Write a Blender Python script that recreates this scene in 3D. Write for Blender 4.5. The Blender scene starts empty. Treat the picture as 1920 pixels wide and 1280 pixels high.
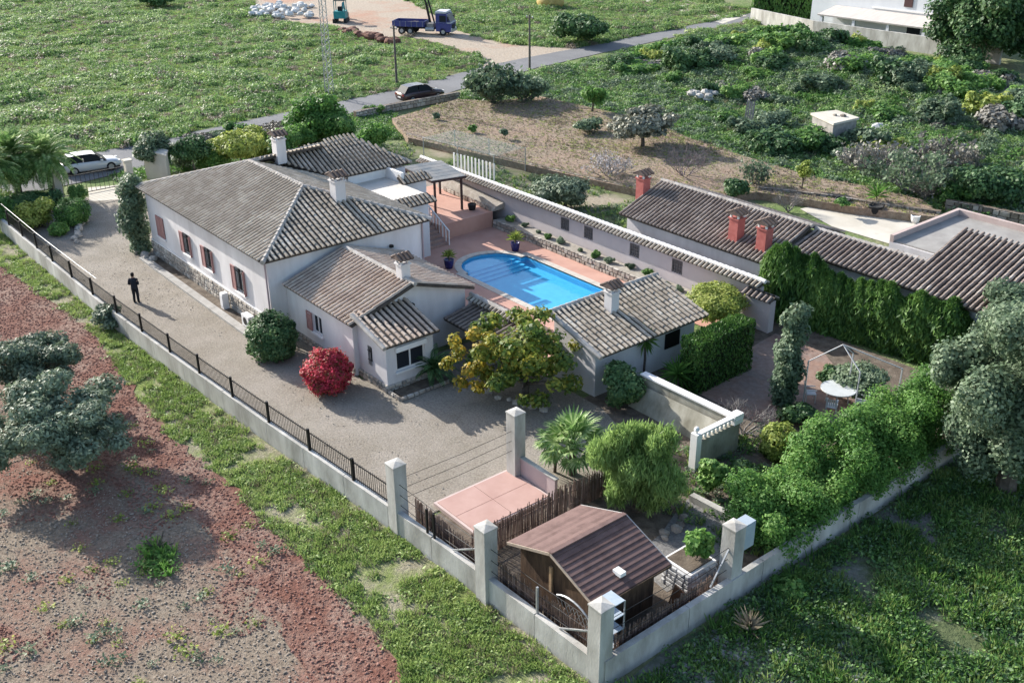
import bpy, bmesh, math, random
import numpy as np
from mathutils import Vector, Matrix
from mathutils.geometry import tessellate_polygon
random.seed(7)
RNG = np.random.default_rng(7)
SC = bpy.context.scene
COL = SC.collection
PI = math.pi
R = math.radians

# ------------------------------------------------------------ camera
CP, CR, CY, CF = R(25.741), R(-0.470), R(140.945), 1929.8
CAM = np.array([45.413, -20.924, 23.0])
_f = np.array([math.cos(CY)*math.cos(CP), math.sin(CY)*math.cos(CP), -math.sin(CP)])
_r = np.array([math.sin(CY), -math.cos(CY), 0.0])
_u = np.cross(_r, _f)
RT = _r*math.cos(CR)+_u*math.sin(CR)
UP = np.cross(RT, _f)
FW = _f
cd = bpy.data.cameras.new('camera')
cam = bpy.data.objects.new('camera', cd)
COL.objects.link(cam)
cd.sensor_width = 36.0
cd.lens = CF*36.0/1920.0
cd.clip_end = 3000
cd.clip_start = 0.5
cam.matrix_world = Matrix(((RT[0], UP[0], -FW[0], CAM[0]), (RT[1], UP[1], -FW[1], CAM[1]), (RT[2], UP[2], -FW[2], CAM[2]), (0, 0, 0, 1)))
SC.camera = cam

# ------------------------------------------------------------ light
SAZ, SEL = R(9.8), R(25.5)
LD = Vector((math.cos(SAZ)*math.cos(SEL), math.sin(SAZ)*math.cos(SEL), -math.sin(SEL)))
wd = bpy.data.worlds.new('World'); SC.world = wd; wd.use_nodes = True
nt = wd.node_tree
sky = nt.nodes.new('ShaderNodeTexSky'); sky.sky_type = 'NISHITA'; sky.sun_disc = False
sky.sun_elevation = SEL; sky.sun_rotation = R(259.5); sky.air_density = 1.0; sky.dust_density = 1.5
bg = nt.nodes['Background']; bg.inputs['Strength'].default_value = 0.15
nt.links.new(sky.outputs[0], bg.inputs['Color'])
sd = bpy.data.lights.new('sun', 'SUN'); sd.energy = 5.0; sd.angle = R(0.5); sd.color = (1.0, 0.955, 0.885)
sun = bpy.data.objects.new('sun', sd); COL.objects.link(sun); sun.location = (-60, -20, 60)
sun.rotation_euler = LD.to_track_quat('-Z', 'Y').to_euler()
vs = SC.view_settings
vs.view_transform = 'Standard'; vs.look = 'None'; vs.exposure = 1.05; vs.gamma = 1.0; vs.use_curve_mapping = False
SC.cycles.max_bounces = 6; SC.cycles.transparent_max_bounces = 12
SC.cycles.use_denoising = True

# ------------------------------------------------------------ helpers
def at(px, py, z=0.0):
    """world point at height z seen at photo pixel px,py (1920 wide)"""
    d = FW*CF + RT*(px-960) - UP*(py-640)
    p = CAM + d*((z-CAM[2])/d[2])
    return Vector(p)
def depth(p): return float((np.array(p)-CAM) @ FW)
def over(base, px, py):
    """height of the point above base xy which is seen at pixel px,py; returns the point on that ray nearest the base axis"""
    d = FW*CF + RT*(px-960) - UP*(py-640)
    b = np.array([base[0], base[1]])-CAM[:2]
    t = (b @ d[:2])/(d[:2] @ d[:2])
    return Vector(CAM + d*t)
def polyat(pts, z=0.0): return [tuple(at(x, y, z)[:2]) for x, y in pts]

MATS = {}
def mat(name, c1, c2=None, scale=3.0, rough=.85, bump=0.0, bscale=25.0, c3=None, isl=0.0, objr=0.0, metal=0.0, spec=.3, stretch=(1, 1, 1), detail=6, dist=.25, lo=.35, hi=.65, kk=.72):
    if name in MATS: return MATS[name]
    c1, c2, c3 = [c and tuple(x*kk for x in c) for c in (c1, c2, c3)]
    m = bpy.data.materials.new(name); m.use_nodes = True
    t = m.node_tree; N = t.nodes; Lk = t.links
    b = N['Principled BSDF']
    b.inputs['Roughness'].default_value = rough; b.inputs['Metallic'].default_value = metal
    b.inputs['Specular IOR Level'].default_value = spec
    b.inputs['Base Color'].default_value = (*c1, 1)
    geo = N.new('ShaderNodeNewGeometry')
    mp = N.new('ShaderNodeMapping'); mp.inputs['Scale'].default_value = stretch
    Lk.new(geo.outputs['Position'], mp.inputs['Vector'])
    if c2:
        tx = N.new('ShaderNodeTexNoise'); tx.inputs['Scale'].default_value = scale; tx.inputs['Detail'].default_value = detail
        tx.inputs['Roughness'].default_value = .65
        Lk.new(mp.outputs[0], tx.inputs['Vector'])
        fac = tx.outputs['Fac']
        if isl or objr:
            oi = N.new('ShaderNodeObjectInfo')
            a = N.new('ShaderNodeMath'); a.operation = 'MULTIPLY_ADD'
            Lk.new(geo.outputs['Random Per Island'], a.inputs[0]); a.inputs[1].default_value = isl; a.inputs[2].default_value = -.5*isl
            a2 = N.new('ShaderNodeMath'); a2.operation = 'MULTIPLY_ADD'
            Lk.new(oi.outputs['Random'], a2.inputs[0]); a2.inputs[1].default_value = objr; a2.inputs[2].default_value = -.5*objr
            s = N.new('ShaderNodeMath'); s.operation = 'ADD'; Lk.new(a.outputs[0], s.inputs[0]); Lk.new(a2.outputs[0], s.inputs[1])
            s2 = N.new('ShaderNodeMath'); s2.operation = 'ADD'; Lk.new(s.outputs[0], s2.inputs[0]); Lk.new(fac, s2.inputs[1])
            fac = s2.outputs[0]
        cr = N.new('ShaderNodeValToRGB'); Lk.new(fac, cr.inputs['Fac'])
        e = cr.color_ramp.elements
        e[0].position = lo; e[0].color = (*c1, 1); e[1].position = hi; e[1].color = (*c2, 1)
        if c3: x = e.new(min(.98, hi+.12)); x.color = (*c3, 1)
        Lk.new(cr.outputs[0], b.inputs['Base Color'])
    if bump:
        tb = N.new('ShaderNodeTexNoise'); tb.inputs['Scale'].default_value = bscale; tb.inputs['Detail'].default_value = 5
        Lk.new(mp.outputs[0], tb.inputs['Vector'])
        bp = N.new('ShaderNodeBump'); bp.inputs['Strength'].default_value = bump; bp.inputs['Distance'].default_value = dist
        Lk.new(tb.outputs['Fac'], bp.inputs['Height']); Lk.new(bp.outputs[0], b.inputs['Normal'])
    MATS[name] = m
    return m

def leafmat(name, dark, mid, lite, trans=.3, rough=.55, nscale=.6, k=1.9):
    """foliage: colour differs from leaf to leaf and in soft patches, some light passes through"""
    if name in MATS: return MATS[name]
    dark, mid, lite = [(k*c[0]*.97, k*c[1], k*c[2]*1.08) for c in (dark, mid, lite)]; trans = min(.5, trans*1.3)
    m = bpy.data.materials.new(name); m.use_nodes = True
    t = m.node_tree; N = t.nodes; Lk = t.links
    b = N['Principled BSDF']; b.inputs['Roughness'].default_value = rough; b.inputs['Specular IOR Level'].default_value = .25
    geo = N.new('ShaderNodeNewGeometry'); oi = N.new('ShaderNodeObjectInfo')
    tx = N.new('ShaderNodeTexNoise'); tx.inputs['Scale'].default_value = nscale; tx.inputs['Detail'].default_value = 3
    Lk.new(geo.outputs['Position'], tx.inputs['Vector'])
    def mm(op, a, b_, c_=None):
        x = N.new('ShaderNodeMath'); x.operation = op
        for i, v in enumerate((a, b_, c_)):
            if v is None: continue
            if isinstance(v, (int, float)): x.inputs[i].default_value = v
            else: Lk.new(v, x.inputs[i])
        return x.outputs[0]
    v = mm('MULTIPLY_ADD', geo.outputs['Random Per Island'], .45, mm('MULTIPLY_ADD', oi.outputs['Random'], .3, mm('MULTIPLY_ADD', tx.outputs['Fac'], .9, -.32)))
    cr = N.new('ShaderNodeValToRGB'); e = cr.color_ramp.elements
    e[0].position = .15; e[0].color = (*dark, 1); e[1].position = .85; e[1].color = (*lite, 1)
    x = e.new(.5); x.color = (*mid, 1)
    Lk.new(v, cr.inputs['Fac']); Lk.new(cr.outputs[0], b.inputs['Base Color'])
    tr = N.new('ShaderNodeBsdfTranslucent'); Lk.new(cr.outputs[0], tr.inputs['Color'])
    mx = N.new('ShaderNodeMixShader'); mx.inputs[0].default_value = trans
    Lk.new(b.outputs[0], mx.inputs[1]); Lk.new(tr.outputs[0], mx.inputs[2])
    Lk.new(mx.outputs[0], N['Material Output'].inputs['Surface'])
    MATS[name] = m
    return m

class MB:
    """collects polygons and builds ONE mesh object"""
    def __init__(s): s.v = []; s.f = []; s.mi = []; s.k = 0
    def add(s, vs_, fs, k=None):
        o = len(s.v); s.v += [tuple(p) for p in vs_]
        for f in fs: s.f.append([i+o for i in f]); s.mi.append(s.k if k is None else k)
        return s
    def box(s, x0, x1, y0, y1, z0, z1, k=None):
        vs_ = [(x0, y0, z0), (x1, y0, z0), (x1, y1, z0), (x0, y1, z0), (x0, y0, z1), (x1, y0, z1), (x1, y1, z1), (x0, y1, z1)]
        return s.add(vs_, [(0, 3, 2, 1), (4, 5, 6, 7), (0, 1, 5, 4), (1, 2, 6, 5), (2, 3, 7, 6), (3, 0, 4, 7)], k)
    def bar(s, a, b, w, h, up=(0, 0, 1), k=None):
        """box section w x h running from a to b"""
        a = Vector(a); b = Vector(b); d = (b-a).normalized(); u = Vector(up)
        x = d.cross(u)
        if x.length < 1e-4: x = Vector((1, 0, 0))
        x.normalize(); y = x.cross(d)
        vs_ = []
        for p in (a, b):
            for sx, sy in ((-1, -1), (1, -1), (1, 1), (-1, 1)): vs_.append(p+x*(sx*w/2)+y*(sy*h/2))
        return s.add(vs_, [(0, 1, 2, 3), (7, 6, 5, 4), (0, 4, 5, 1), (1, 5, 6, 2), (2, 6, 7, 3), (3, 7, 4, 0)], k)
    def tube(s, pts, rs, n=6, cap=True, k=None):
        pts = [Vector(p) for p in pts]
        if isinstance(rs, (int, float)): rs = [rs]*len(pts)
        o = []; F = []
        for i, p in enumerate(pts):
            d = (pts[min(i+1, len(pts)-1)]-pts[max(i-1, 0)]).normalized()
            x = d.cross(Vector((.13, .31, 1)) if abs(d.z) < .9 else Vector((1, .2, 0))).normalized(); y = d.cross(x)
            for j in range(n):
                a = 2*PI*j/n; o.append(p+(x*math.cos(a)+y*math.sin(a))*rs[i])
        for i in range(len(pts)-1):
            for j in range(n):
                F.append((i*n+j, i*n+(j+1) % n, (i+1)*n+(j+1) % n, (i+1)*n+j))
        if cap: F += [tuple(range(n))[::-1], tuple(range((len(pts)-1)*n, len(pts)*n))]
        return s.add(o, F, k)
    def lathe(s, c, prof, n=16, k=None, cap=True):
        c = Vector(c); o = []; F = []
        for r_, z in prof:
            for j in range(n):
                a = 2*PI*j/n; o.append(c+Vector((r_*math.cos(a), r_*math.sin(a), z)))
        for i in range(len(prof)-1):
            for j in range(n): F.append((i*n+j, i*n+(j+1) % n, (i+1)*n+(j+1) % n, (i+1)*n+j))
        if cap: F += [tuple(range(n))[::-1], tuple(range((len(prof)-1)*n, len(prof)*n))]
        return s.add(o, F, k)
    def prism(s, poly, z0, z1, k=None):
        """poly: list of xy, any simple outline"""
        n = len(poly)
        if sum(poly[i][0]*poly[(i+1) % n][1]-poly[(i+1) % n][0]*poly[i][1] for i in range(n)) < 0: poly = poly[::-1]
        vs_ = [(x, y, z0) for x, y in poly]+[(x, y, z1) for x, y in poly]
        tri = tessellate_polygon([[Vector((x, y, 0)) for x, y in poly]])
        F = []
        for t in tri:
            a, b, c = [poly[i] for i in t]
            if (b[0]-a[0])*(c[1]-a[1])-(c[0]-a[0])*(b[1]-a[1]) < 0: t = t[::-1]
            F.append(tuple(i+n for i in t)); F.append(tuple(t[::-1]))
        F += [(i, (i+1) % n, n+(i+1) % n, n+i) for i in range(n)]
        return s.add(vs_, F, k)
    def sheet(s, poly, z, k=None):
        vs_ = [(x, y, z) for x, y in poly]
        F = []
        for t in tessellate_polygon([[Vector((x, y, 0)) for x, y in poly]]):
            a, b, c = [poly[i] for i in t]
            if (b[0]-a[0])*(c[1]-a[1])-(c[0]-a[0])*(b[1]-a[1]) < 0: t = t[::-1]
            F.append(tuple(t))
        return s.add(vs_, F, k)
    def slab(s, poly3, th, k=None):
        """plane polygon in 3-D given a thickness downwards along its normal"""
        P = [Vector(p) for p in poly3]; n = (P[1]-P[0]).cross(P[2]-P[0]).normalized()
        if n.z < 0: P = P[::-1]; n = -n
        m = len(P)
        return s.add(P+[p-n*th for p in P], [tuple(range(m)), tuple(range(2*m-1, m-1, -1))]+[(i, i+m, (i+1) % m+m, (i+1) % m) for i in range(m)], k)
    def blob(s, c, rx, ry, rz, n=8, m=5, jit=.15, k=None, rnd=random):
        o = []; F = []
        c = Vector(c)
        for i in range(1, m):
            th = PI*i/m
            for j in range(n):
                a = 2*PI*j/n; q = 1+rnd.uniform(-jit, jit)
                o.append(c+Vector((rx*math.sin(th)*math.cos(a)*q, ry*math.sin(th)*math.sin(a)*q, rz*math.cos(th)*q)))
        o.append(c+Vector((0, 0, rz))); o.append(c-Vector((0, 0, rz)))
        for i in range(m-2):
            for j in range(n): F.append((i*n+j, (i+1)*n+j, (i+1)*n+(j+1) % n, i*n+(j+1) % n))
        t = len(o)-2
        for j in range(n):
            F.append((t, j, (j+1) % n)); F.append((t+1, (m-2)*n+(j+1) % n, (m-2)*n+j))
        return s.add(o, F, k)
    def mesh(s, name, mats, smooth=False):
        me = bpy.data.meshes.new(name); me.from_pydata(s.v, [], s.f)
        if not isinstance(mats, (list, tuple)): mats = [mats]
        for m in mats: me.materials.append(m)
        me.polygons.foreach_set('material_index', s.mi)
        if smooth: me.polygons.foreach_set('use_smooth', [True]*len(s.f))
        me.update()
        return me
    def build(s, name, mats, parent=None, smooth=False):
        return link(name, s.mesh(name, mats, smooth), parent)

INV = {}
def link(name, me, parent=None, M=None):
    o = bpy.data.objects.new(name, me); COL.objects.link(o)
    if parent is not None:
        o.parent = parent
        if parent.name in INV: o.matrix_parent_inverse = INV[parent.name]
    if M is not None: o.matrix_basis = M
    return o
def tag(o, label=None, cat=None, group=None, kind=None):
    if label: o['label'] = label
    if cat: o['category'] = cat
    if group: o['group'] = group
    if kind: o['kind'] = kind
    return o
def thing(name, label, cat, loc=(0, 0, 0), rz=0.0, group=None, local=False):
    """Empty at the base of a thing. local=False: its parts are given in world coordinates"""
    o = bpy.data.objects.new(name, None); COL.objects.link(o)
    o.empty_display_size = .3
    o.location = loc; o.rotation_euler = (0, 0, rz)
    if not local: INV[o.name] = (Matrix.Translation(loc) @ Matrix.Rotation(rz, 4, 'Z')).inverted()
    return tag(o, label, cat, group)
def copy_tree(o, parent=None):
    c = o.copy(); COL.objects.link(c)
    if parent is not None: c.parent = parent
    for ch in list(o.children): copy_tree(ch, c)
    return c
def stuffpart(o): o['kind'] = 'stuff'; return o
def fastmesh(name, V, F4, mats, mi=None):
    """V (n,3) array, F4 (m,4) or (m,3) int array"""
    me = bpy.data.meshes.new(name)
    k = F4.shape[1]
    me.vertices.add(len(V)); me.vertices.foreach_set('co', np.ascontiguousarray(V, dtype=np.float32).ravel())
    me.loops.add(F4.size); me.loops.foreach_set('vertex_index', np.ascontiguousarray(F4, dtype=np.int32).ravel())
    me.polygons.add(len(F4)); me.polygons.foreach_set('loop_start', np.arange(0, F4.size, k, dtype=np.int32))
    if not isinstance(mats, (list, tuple)): mats = [mats]
    for m in mats: me.materials.append(m)
    if mi is not None: me.polygons.foreach_set('material_index', np.asarray(mi, dtype=np.int32))
    me.update(calc_edges=True); me.validate()
    return me
def inpoly(P, poly):
    x, y = P[:, 0], P[:, 1]; c = np.zeros(len(P), bool); n = len(poly)
    for i in range(n):
        x0, y0 = poly[i]; x1, y1 = poly[(i+1) % n]
        if y0 == y1: continue
        h = ((y0 > y) != (y1 > y)) & (x < (x1-x0)*(y-y0)/(y1-y0)+x0); c ^= h
    return c
def ptsin(poly, n, rng=RNG):
    a = np.array(poly); lo = a.min(0); hi = a.max(0); out = []; got = 0
    for _ in range(60):
        P = rng.uniform(lo, hi, (n*2, 2)); P = P[inpoly(P, poly)]; out.append(P); got += len(P)
        if got >= n: break
    return np.concatenate(out)[:n]
def ragged(poly, step=1.0, amp=.3, seed=3):
    r_ = random.Random(seed); out = []
    for i in range(len(poly)):
        a = Vector(poly[i]); b = Vector(poly[(i+1) % len(poly)]); n = max(1, int((b-a).length/step)); d = (b-a)
        nr = Vector((-d.y, d.x)); nr = nr.normalized() if nr.length else nr
        for j in range(n):
            p = a+d*(j/n)+(nr*r_.uniform(-amp, amp) if j else Vector((0, 0)))
            out.append((p.x, p.y))
    return out
def noise2(P, sc_, seed=0):
    """cheap smooth value noise on (n,2) points, 0..1"""
    P = P/sc_+seed*17.3; i = np.floor(P).astype(np.int64); f = P-i; f = f*f*(3-2*f)
    def h(a, b): return (np.sin(a*127.1+b*311.7)*43758.5453) % 1.0
    x, y = i[:, 0], i[:, 1]
    return (h(x, y)*(1-f[:, 0])+h(x+1, y)*f[:, 0])*(1-f[:, 1])+(h(x, y+1)*(1-f[:, 0])+h(x+1, y+1)*f[:, 0])*f[:, 1]

_SCN = [0]
def scatter(name, P, rz, scl, protos, kind='stuff', label=None, tilt=None):
    """P (n,3). protos: meshes. One object; copies are made by geometry nodes on its points"""
    n = len(P); me = bpy.data.meshes.new(name); me.vertices.add(n)
    me.vertices.foreach_set('co', np.ascontiguousarray(P, dtype=np.float32).ravel())
    for nm, ty, val in (('rz', 'FLOAT', rz), ('sc', 'FLOAT', scl), ('pid', 'INT', RNG.integers(0, len(protos), n))):
        a = me.attributes.new(nm, ty, 'POINT'); a.data.foreach_set('value', np.asarray(val, dtype=np.int32 if ty == 'INT' else np.float32))
    o = bpy.data.objects.new(name, me); COL.objects.link(o); o['kind'] = kind
    if label: o['label'] = label
    _SCN[0] += 1
    pc = bpy.data.collections.new('protos_%d' % _SCN[0])
    for i, pm in enumerate(protos):
        po = bpy.data.objects.new('proto_%02d_%02d' % (_SCN[0], i), pm); pc.objects.link(po)
    g = bpy.data.node_groups.new('scatter', 'GeometryNodeTree')
    g.interface.new_socket('Geometry', in_out='INPUT', socket_type='NodeSocketGeometry')
    g.interface.new_socket('Geometry', in_out='OUTPUT', socket_type='NodeSocketGeometry')
    N = g.nodes; Lk = g.links
    gi = N.new('NodeGroupInput'); go = N.new('NodeGroupOutput')
    ip = N.new('GeometryNodeInstanceOnPoints'); ci = N.new('GeometryNodeCollectionInfo')
    ci.inputs['Collection'].default_value = pc; ci.inputs['Separate Children'].default_value = True; ci.inputs['Reset Children'].default_value = True
    ip.inputs['Pick Instance'].default_value = True
    def attr(nm, ty):
        a = N.new('GeometryNodeInputNamedAttribute'); a.data_type = ty; a.inputs['Name'].default_value = nm; return a.outputs['Attribute']
    cx = N.new('ShaderNodeCombineXYZ'); er = N.new('FunctionNodeEulerToRotation')
    Lk.new(attr('rz', 'FLOAT'), cx.inputs['Z']); Lk.new(cx.outputs[0], er.inputs[0])
    Lk.new(gi.outputs[0], ip.inputs['Points']); Lk.new(ci.outputs[0], ip.inputs['Instance'])
    Lk.new(attr('pid', 'INT'), ip.inputs['Instance Index']); Lk.new(er.outputs[0], ip.inputs['Rotation']); Lk.new(attr('sc', 'FLOAT'), ip.inputs['Scale'])
    Lk.new(ip.outputs[0], go.inputs[0])
    md = o.modifiers.new('scatter', 'NODES'); md.node_group = g
    return o

# ------------------------------------------------------------ materials
WHITE = mat('wall_paint', (.56, .53, .525), (.70, .67, .665), .7, .9, .08, 40, dist=.02, stretch=(1, 1, .3), c3=(.76, .74, .72), kk=.93)
WHITE2 = mat('trim_white', (.72, .70, .68), (.78, .76, .74), 2, .7, kk=.92)
PINKP = mat('pink_paint', (.60, .36, .33), (.68, .43, .40), .8, .85)
CONC = mat('concrete', (.31, .295, .265), (.57, .555, .52), .9, .92, .25, 18, c3=(.68, .66, .62), stretch=(1, 1, .35), dist=.03, kk=.84)
CONCD = mat('concrete_old', (.26, .25, .23), (.42, .40, .37), 1.5, .95, .3, 14, dist=.03)
TILE = mat('roof_tile', (.42, .355, .28), (.62, .54, .445), .7, .85, .2, 40, c3=(.76, .70, .61), isl=.24, objr=.24, dist=.02)
TILEO = mat('roof_tile_brown', (.50, .38, .30), (.67, .55, .45), .9, .85, .2, 40, c3=(.56, .48, .38), isl=.2, objr=.2, dist=.02)
TILEN = mat('roof_tile_neighbour', (.25, .195, .165), (.43, .36, .31), .9, .85, .2, 40, c3=(.60, .54, .48), isl=.2, objr=.2, dist=.02)
DECK = mat('roof_bed', (.06, .05, .042), (.115, .095, .08), 3, .95)
RIDGE = mat('ridge_tile_pale', (.42, .38, .34), (.58, .54, .50), 3, .85, isl=.3)
STONE = mat('plinth_stone', (.38, .33, .28), (.58, .53, .46), 2.5, .9, .3, 15, c3=(.70, .65, .58), isl=.5, dist=.03)
STONED = mat('field_stone', (.20, .17, .14), (.38, .34, .29), 2.0, .95, .3, 12, c3=(.50, .46, .41), isl=.5, objr=.3, dist=.03)
CARGLASS = mat('car_glass', (.025, .03, .035), None, rough=.55, spec=.06)
GLASS = mat('window_glass', (.03, .035, .045), None, rough=.22, spec=.1)
SHUT = mat('shutter_pink', (.40, .20, .19), (.48, .27, .25), 6, .7)
DARKM = mat('dark_metal', (.03, .03, .032), None, rough=.5, metal=.6)
WOODD = mat('dark_wood', (.06, .035, .022), (.14, .085, .05), 6, .8, stretch=(1, 1, .2))
TERRA = mat('terrace_tile', (.56, .31, .24), (.65, .385, .30), .7, .8, .1, 30, dist=.01)
REDP = mat('red_chimney', (.46, .12, .105), (.56, .18, .155), 4, .8)
SOIL = mat('garden_soil', (.10, .075, .055), (.22, .18, .14), 2, .98, .5, 12, dist=.06)
COPE = mat('pool_coping', (.60, .54, .46), (.70, .64, .56), 3, .7, isl=.3)
GREYM = mat('galvanised_steel', (.42, .43, .44), (.55, .56, .57), 5, .45, metal=.5)
CREAM = mat('cream_concrete', (.58, .53, .44), (.70, .65, .56), .5, .9, c3=(.45, .41, .34))
BLACK = mat('black_rubber', (.02, .02, .022), None, rough=.8)
# ------------------------------------------------------------ ground sheets
def gmat(name, a, b, big=.12, fine=6.0, bump=.6, bscale=8, dist=.12, lo=.42, hi=.58, rough=.95, detail=8, kk=.72):
    a, b = [tuple(tuple(x*kk for x in c) for c in p_) for p_ in (a, b)]
    """two soils/plants a=(dark,light) b=(dark,light) laid in big patches"""
    m = bpy.data.materials.new(name); m.use_nodes = True
    t = m.node_tree; N = t.nodes; Lk = t.links; p = N['Principled BSDF']; p.inputs['Roughness'].default_value = rough; p.inputs['Specular IOR Level'].default_value = .15
    geo = N.new('ShaderNodeNewGeometry')
    def noise(s, d=detail):
        x = N.new('ShaderNodeTexNoise'); x.inputs['Scale'].default_value = s; x.inputs['Detail'].default_value = d; x.inputs['Roughness'].default_value = .7
        Lk.new(geo.outputs['Position'], x.inputs['Vector']); return x.outputs['Fac']
    def ramp(f, c0, c1, l, h):
        r_ = N.new('ShaderNodeValToRGB'); Lk.new(f, r_.inputs[0]); e = r_.color_ramp.elements
        e[0].position = l; e[1].position = h; e[0].color = (*c0, 1); e[1].color = (*c1, 1); return r_.outputs[0]
    f = noise(fine)
    mx = N.new('ShaderNodeMix'); mx.data_type = 'RGBA'
    Lk.new(ramp(noise(big, 5), (0, 0, 0), (1, 1, 1), lo, hi), mx.inputs['Factor'])
    Lk.new(ramp(f, *a, .35, .65), mx.inputs['A']); Lk.new(ramp(f, *b, .35, .65), mx.inputs['B'])
    Lk.new(mx.outputs['Result'], p.inputs['Base Color'])
    if bump:
        bp = N.new('ShaderNodeBump'); bp.inputs['Strength'].default_value = bump; bp.inputs['Distance'].default_value = dist
        Lk.new(noise(bscale, 4), bp.inputs['Height']); Lk.new(bp.outputs[0], p.inputs['Normal'])
    return m
G_MEADOW = gmat('meadow_ground', ((.08, .125, .04), (.16, .22, .075)), ((.14, .15, .075), (.23, .23, .13)), .10, 3, .7, 3, .3, kk=1.0)
G_RED = gmat('red_soil', ((.20, .085, .062), (.34, .17, .13)), ((.19, .145, .105), (.37, .305, .235)), .13, 7, .7, 9, .08, .38, .54)
G_GRASS = gmat('verge_ground', ((.12, .16, .045), (.22, .27, .08)), ((.19, .17, .11), (.34, .31, .23)), .35, 5, .7, 8, .12, kk=.9)
G_GRAVEL = gmat('drive_gravel', ((.22, .19, .15), (.40, .355, .295)), ((.28, .248, .205), (.465, .415, .355)), .3, 12, .8, 14, .05)
G_ROAD = gmat('asphalt', ((.17, .17, .175), (.23, .23, .235)), ((.21, .21, .215), (.27, .27, .275)), .15, 8, .2, 30, .02)
G_SAND = gmat('pale_sand', ((.36, .29, .22), (.54, .46, .37)), ((.38, .22, .15), (.52, .34, .25)), .07, 3, .5, 4, .15, .5, .62)
G_DIRT = gmat('dry_field', ((.26, .175, .125), (.44, .335, .255)), ((.23, .18, .125), (.40, .33, .25)), .16, 3.5, .8, 5, .15)
G_SHADE = gmat('rough_lot', ((.07, .10, .045), (.15, .18, .085)), ((.19, .185, .17), (.32, .31, .29)), .22, 4, .7, 6, .12)
G_YARD = gmat('yard_ground', ((.30, .25, .18), (.46, .40, .31)), ((.12, .15, .06), (.20, .22, .10)), .25, 4, .5, 8, .1)
G_PAVE = gmat('garden_paving', ((.28, .17, .13), (.40, .26, .20)), ((.26, .19, .16), (.36, .28, .24)), .3, 4, .2, 20, .03)
G_SLATE = gmat('grey_gravel', ((.16, .155, .15), (.30, .29, .28)), ((.20, .19, .18), (.36, .35, .33)), .3, 9, .6, 12, .06)

def mound(x, y):
    def g(cx, cy, a, b, h): return h*np.exp(-((x-cx)/a)**2-((y-cy)/b)**2)
    return np.maximum(0, -.08+g(-29, 71, 7, 11, 1.5)+g(-22, 80, 11, 8, 2.0)+g(-16, 70, 9, 6, 1.2)+g(-5, 72, 10, 9, 1.6)+g(6, 62, 9, 7, .8))

HOLE = (-2.9, 9.1, 12.45, 17.85)
def ground():
    xs = np.concatenate([[-900, -500, -300, -200], np.arange(-150, 80, 3.0), [100, 200, 500]])
    ys = np.concatenate([[-500, -200, -100], np.arange(-60, 175, 3.0), [200, 300, 600, 1000]])
    xs = np.unique(np.concatenate([xs[(xs < HOLE[0]-.2) | (xs > HOLE[1]+.2)], HOLE[:2]])); ys = np.unique(np.concatenate([ys[(ys < HOLE[2]-.2) | (ys > HOLE[3]+.2)], HOLE[2:]]))  # opening for the pool
    X, Y = np.meshgrid(xs, ys, indexing='ij'); Z = mound(X, Y)-.02
    nx, ny = X.shape
    V = np.stack([X, Y, Z], -1).reshape(-1, 3)
    i, j = np.meshgrid(np.arange(nx-1), np.arange(ny-1), indexing='ij')
    keep = ~((xs[i] > HOLE[0]-.01) & (xs[i+1] < HOLE[1]+.01) & (ys[j] > HOLE[2]-.01) & (ys[j+1] < HOLE[3]+.01))
    a = (i*ny+j)[keep]
    F = np.stack([a, a+ny, a+ny+1, a+1], -1)
    me = fastmesh('ground', V, F, G_MEADOW); me.polygons.foreach_set('use_smooth', [True]*len(F))
    tag(link('ground', me), kind='structure')
ground()
def sheet(name, poly, z, m, rag=0, step=1.2, seed=1, label=None):
    if rag: poly = ragged(poly, step, rag, seed)
    return tag(MB().sheet(poly, z).build(name, m), kind='structure')

RED_POLY = polyat([(-60, 470), (0, 500), (90, 560), (180, 630), (250, 735), (330, 830), (400, 885), (480, 965), (600, 1080), (700, 1180), (745, 1240), (760, 1330)])+[(22, -24), (20, -70), (-60, -70), (-60, -9)]
VERGE_POLY = [(-60, -8.5), (-40, -8), (-24, -6.3), (-8, -6.1), (2, -5.6), (10, -5.2), (18, -4.5), (29.0, -4.2), (40, -4.0), (44, -30), (20, -30), (20, -70), (-60, -70)]
sheet('grass_verge', VERGE_POLY, 0.0, G_GRASS, .1)
sheet('red_field', RED_POLY, .02, G_RED, .25, .7)
G_REDB = gmat('bare_red_soil', ((.16, .068, .048), (.28, .135, .10)), ((.23, .13, .10), (.38, .27, .215)), .35, 5, .9, 6, .12)
_e = RED_POLY[:12]
BAND_POLY = ragged(_e, .8, .15, 4)[:-6]
BAND_POLY = [p for p in _e]+[(p[0]-1.0-1.3*abs(math.sin(i*1.7))-max(0, 5-i)*.5, p[1]-1.6-.9*abs(math.sin(i*2.3))-max(0, 6-i)*.55) for i, p in list(enumerate(_e))[::-1]]
sheet('bare_red_soil', BAND_POLY, .026, G_REDB, .35, .6, 8)
DRIVE_POLY = [(-30.5, -6.0), (-8, -5.95), (2, -5.45), (10, -5.0), (18.1, -4.25), (18.15, 1.3), (20.4, 2.2), (20.5, 6.4), (16.5, 7.8), (7, 8.0), (7, 1), (-.2, 1), (-.2, .2), (-15.8, .2), (-17.5, 4), (-24, 7), (-30.5, 7.6)]
sheet('gravel_drive', DRIVE_POLY, .012, G_GRAVEL)
sheet('entrance_paving', polyat([(165, 352), (255, 345), (262, 372), (168, 378)]), .02, CREAM)
ROADL = [(-40, -60), (-39, -20), (-42.3, 4.6), (-44.2, 20), (-46.3, 38), (-50.5, 55), (-53, 80.6), (-55.5, 103), (-59, 130)]
ROADR = [(-33, -60), (-33, -20), (-34.5, 2), (-37.3, 17), (-40.3, 31.7), (-41.3, 41), (-45.6, 57), (-50.0, 89), (-52, 106), (-54, 130)]
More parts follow.
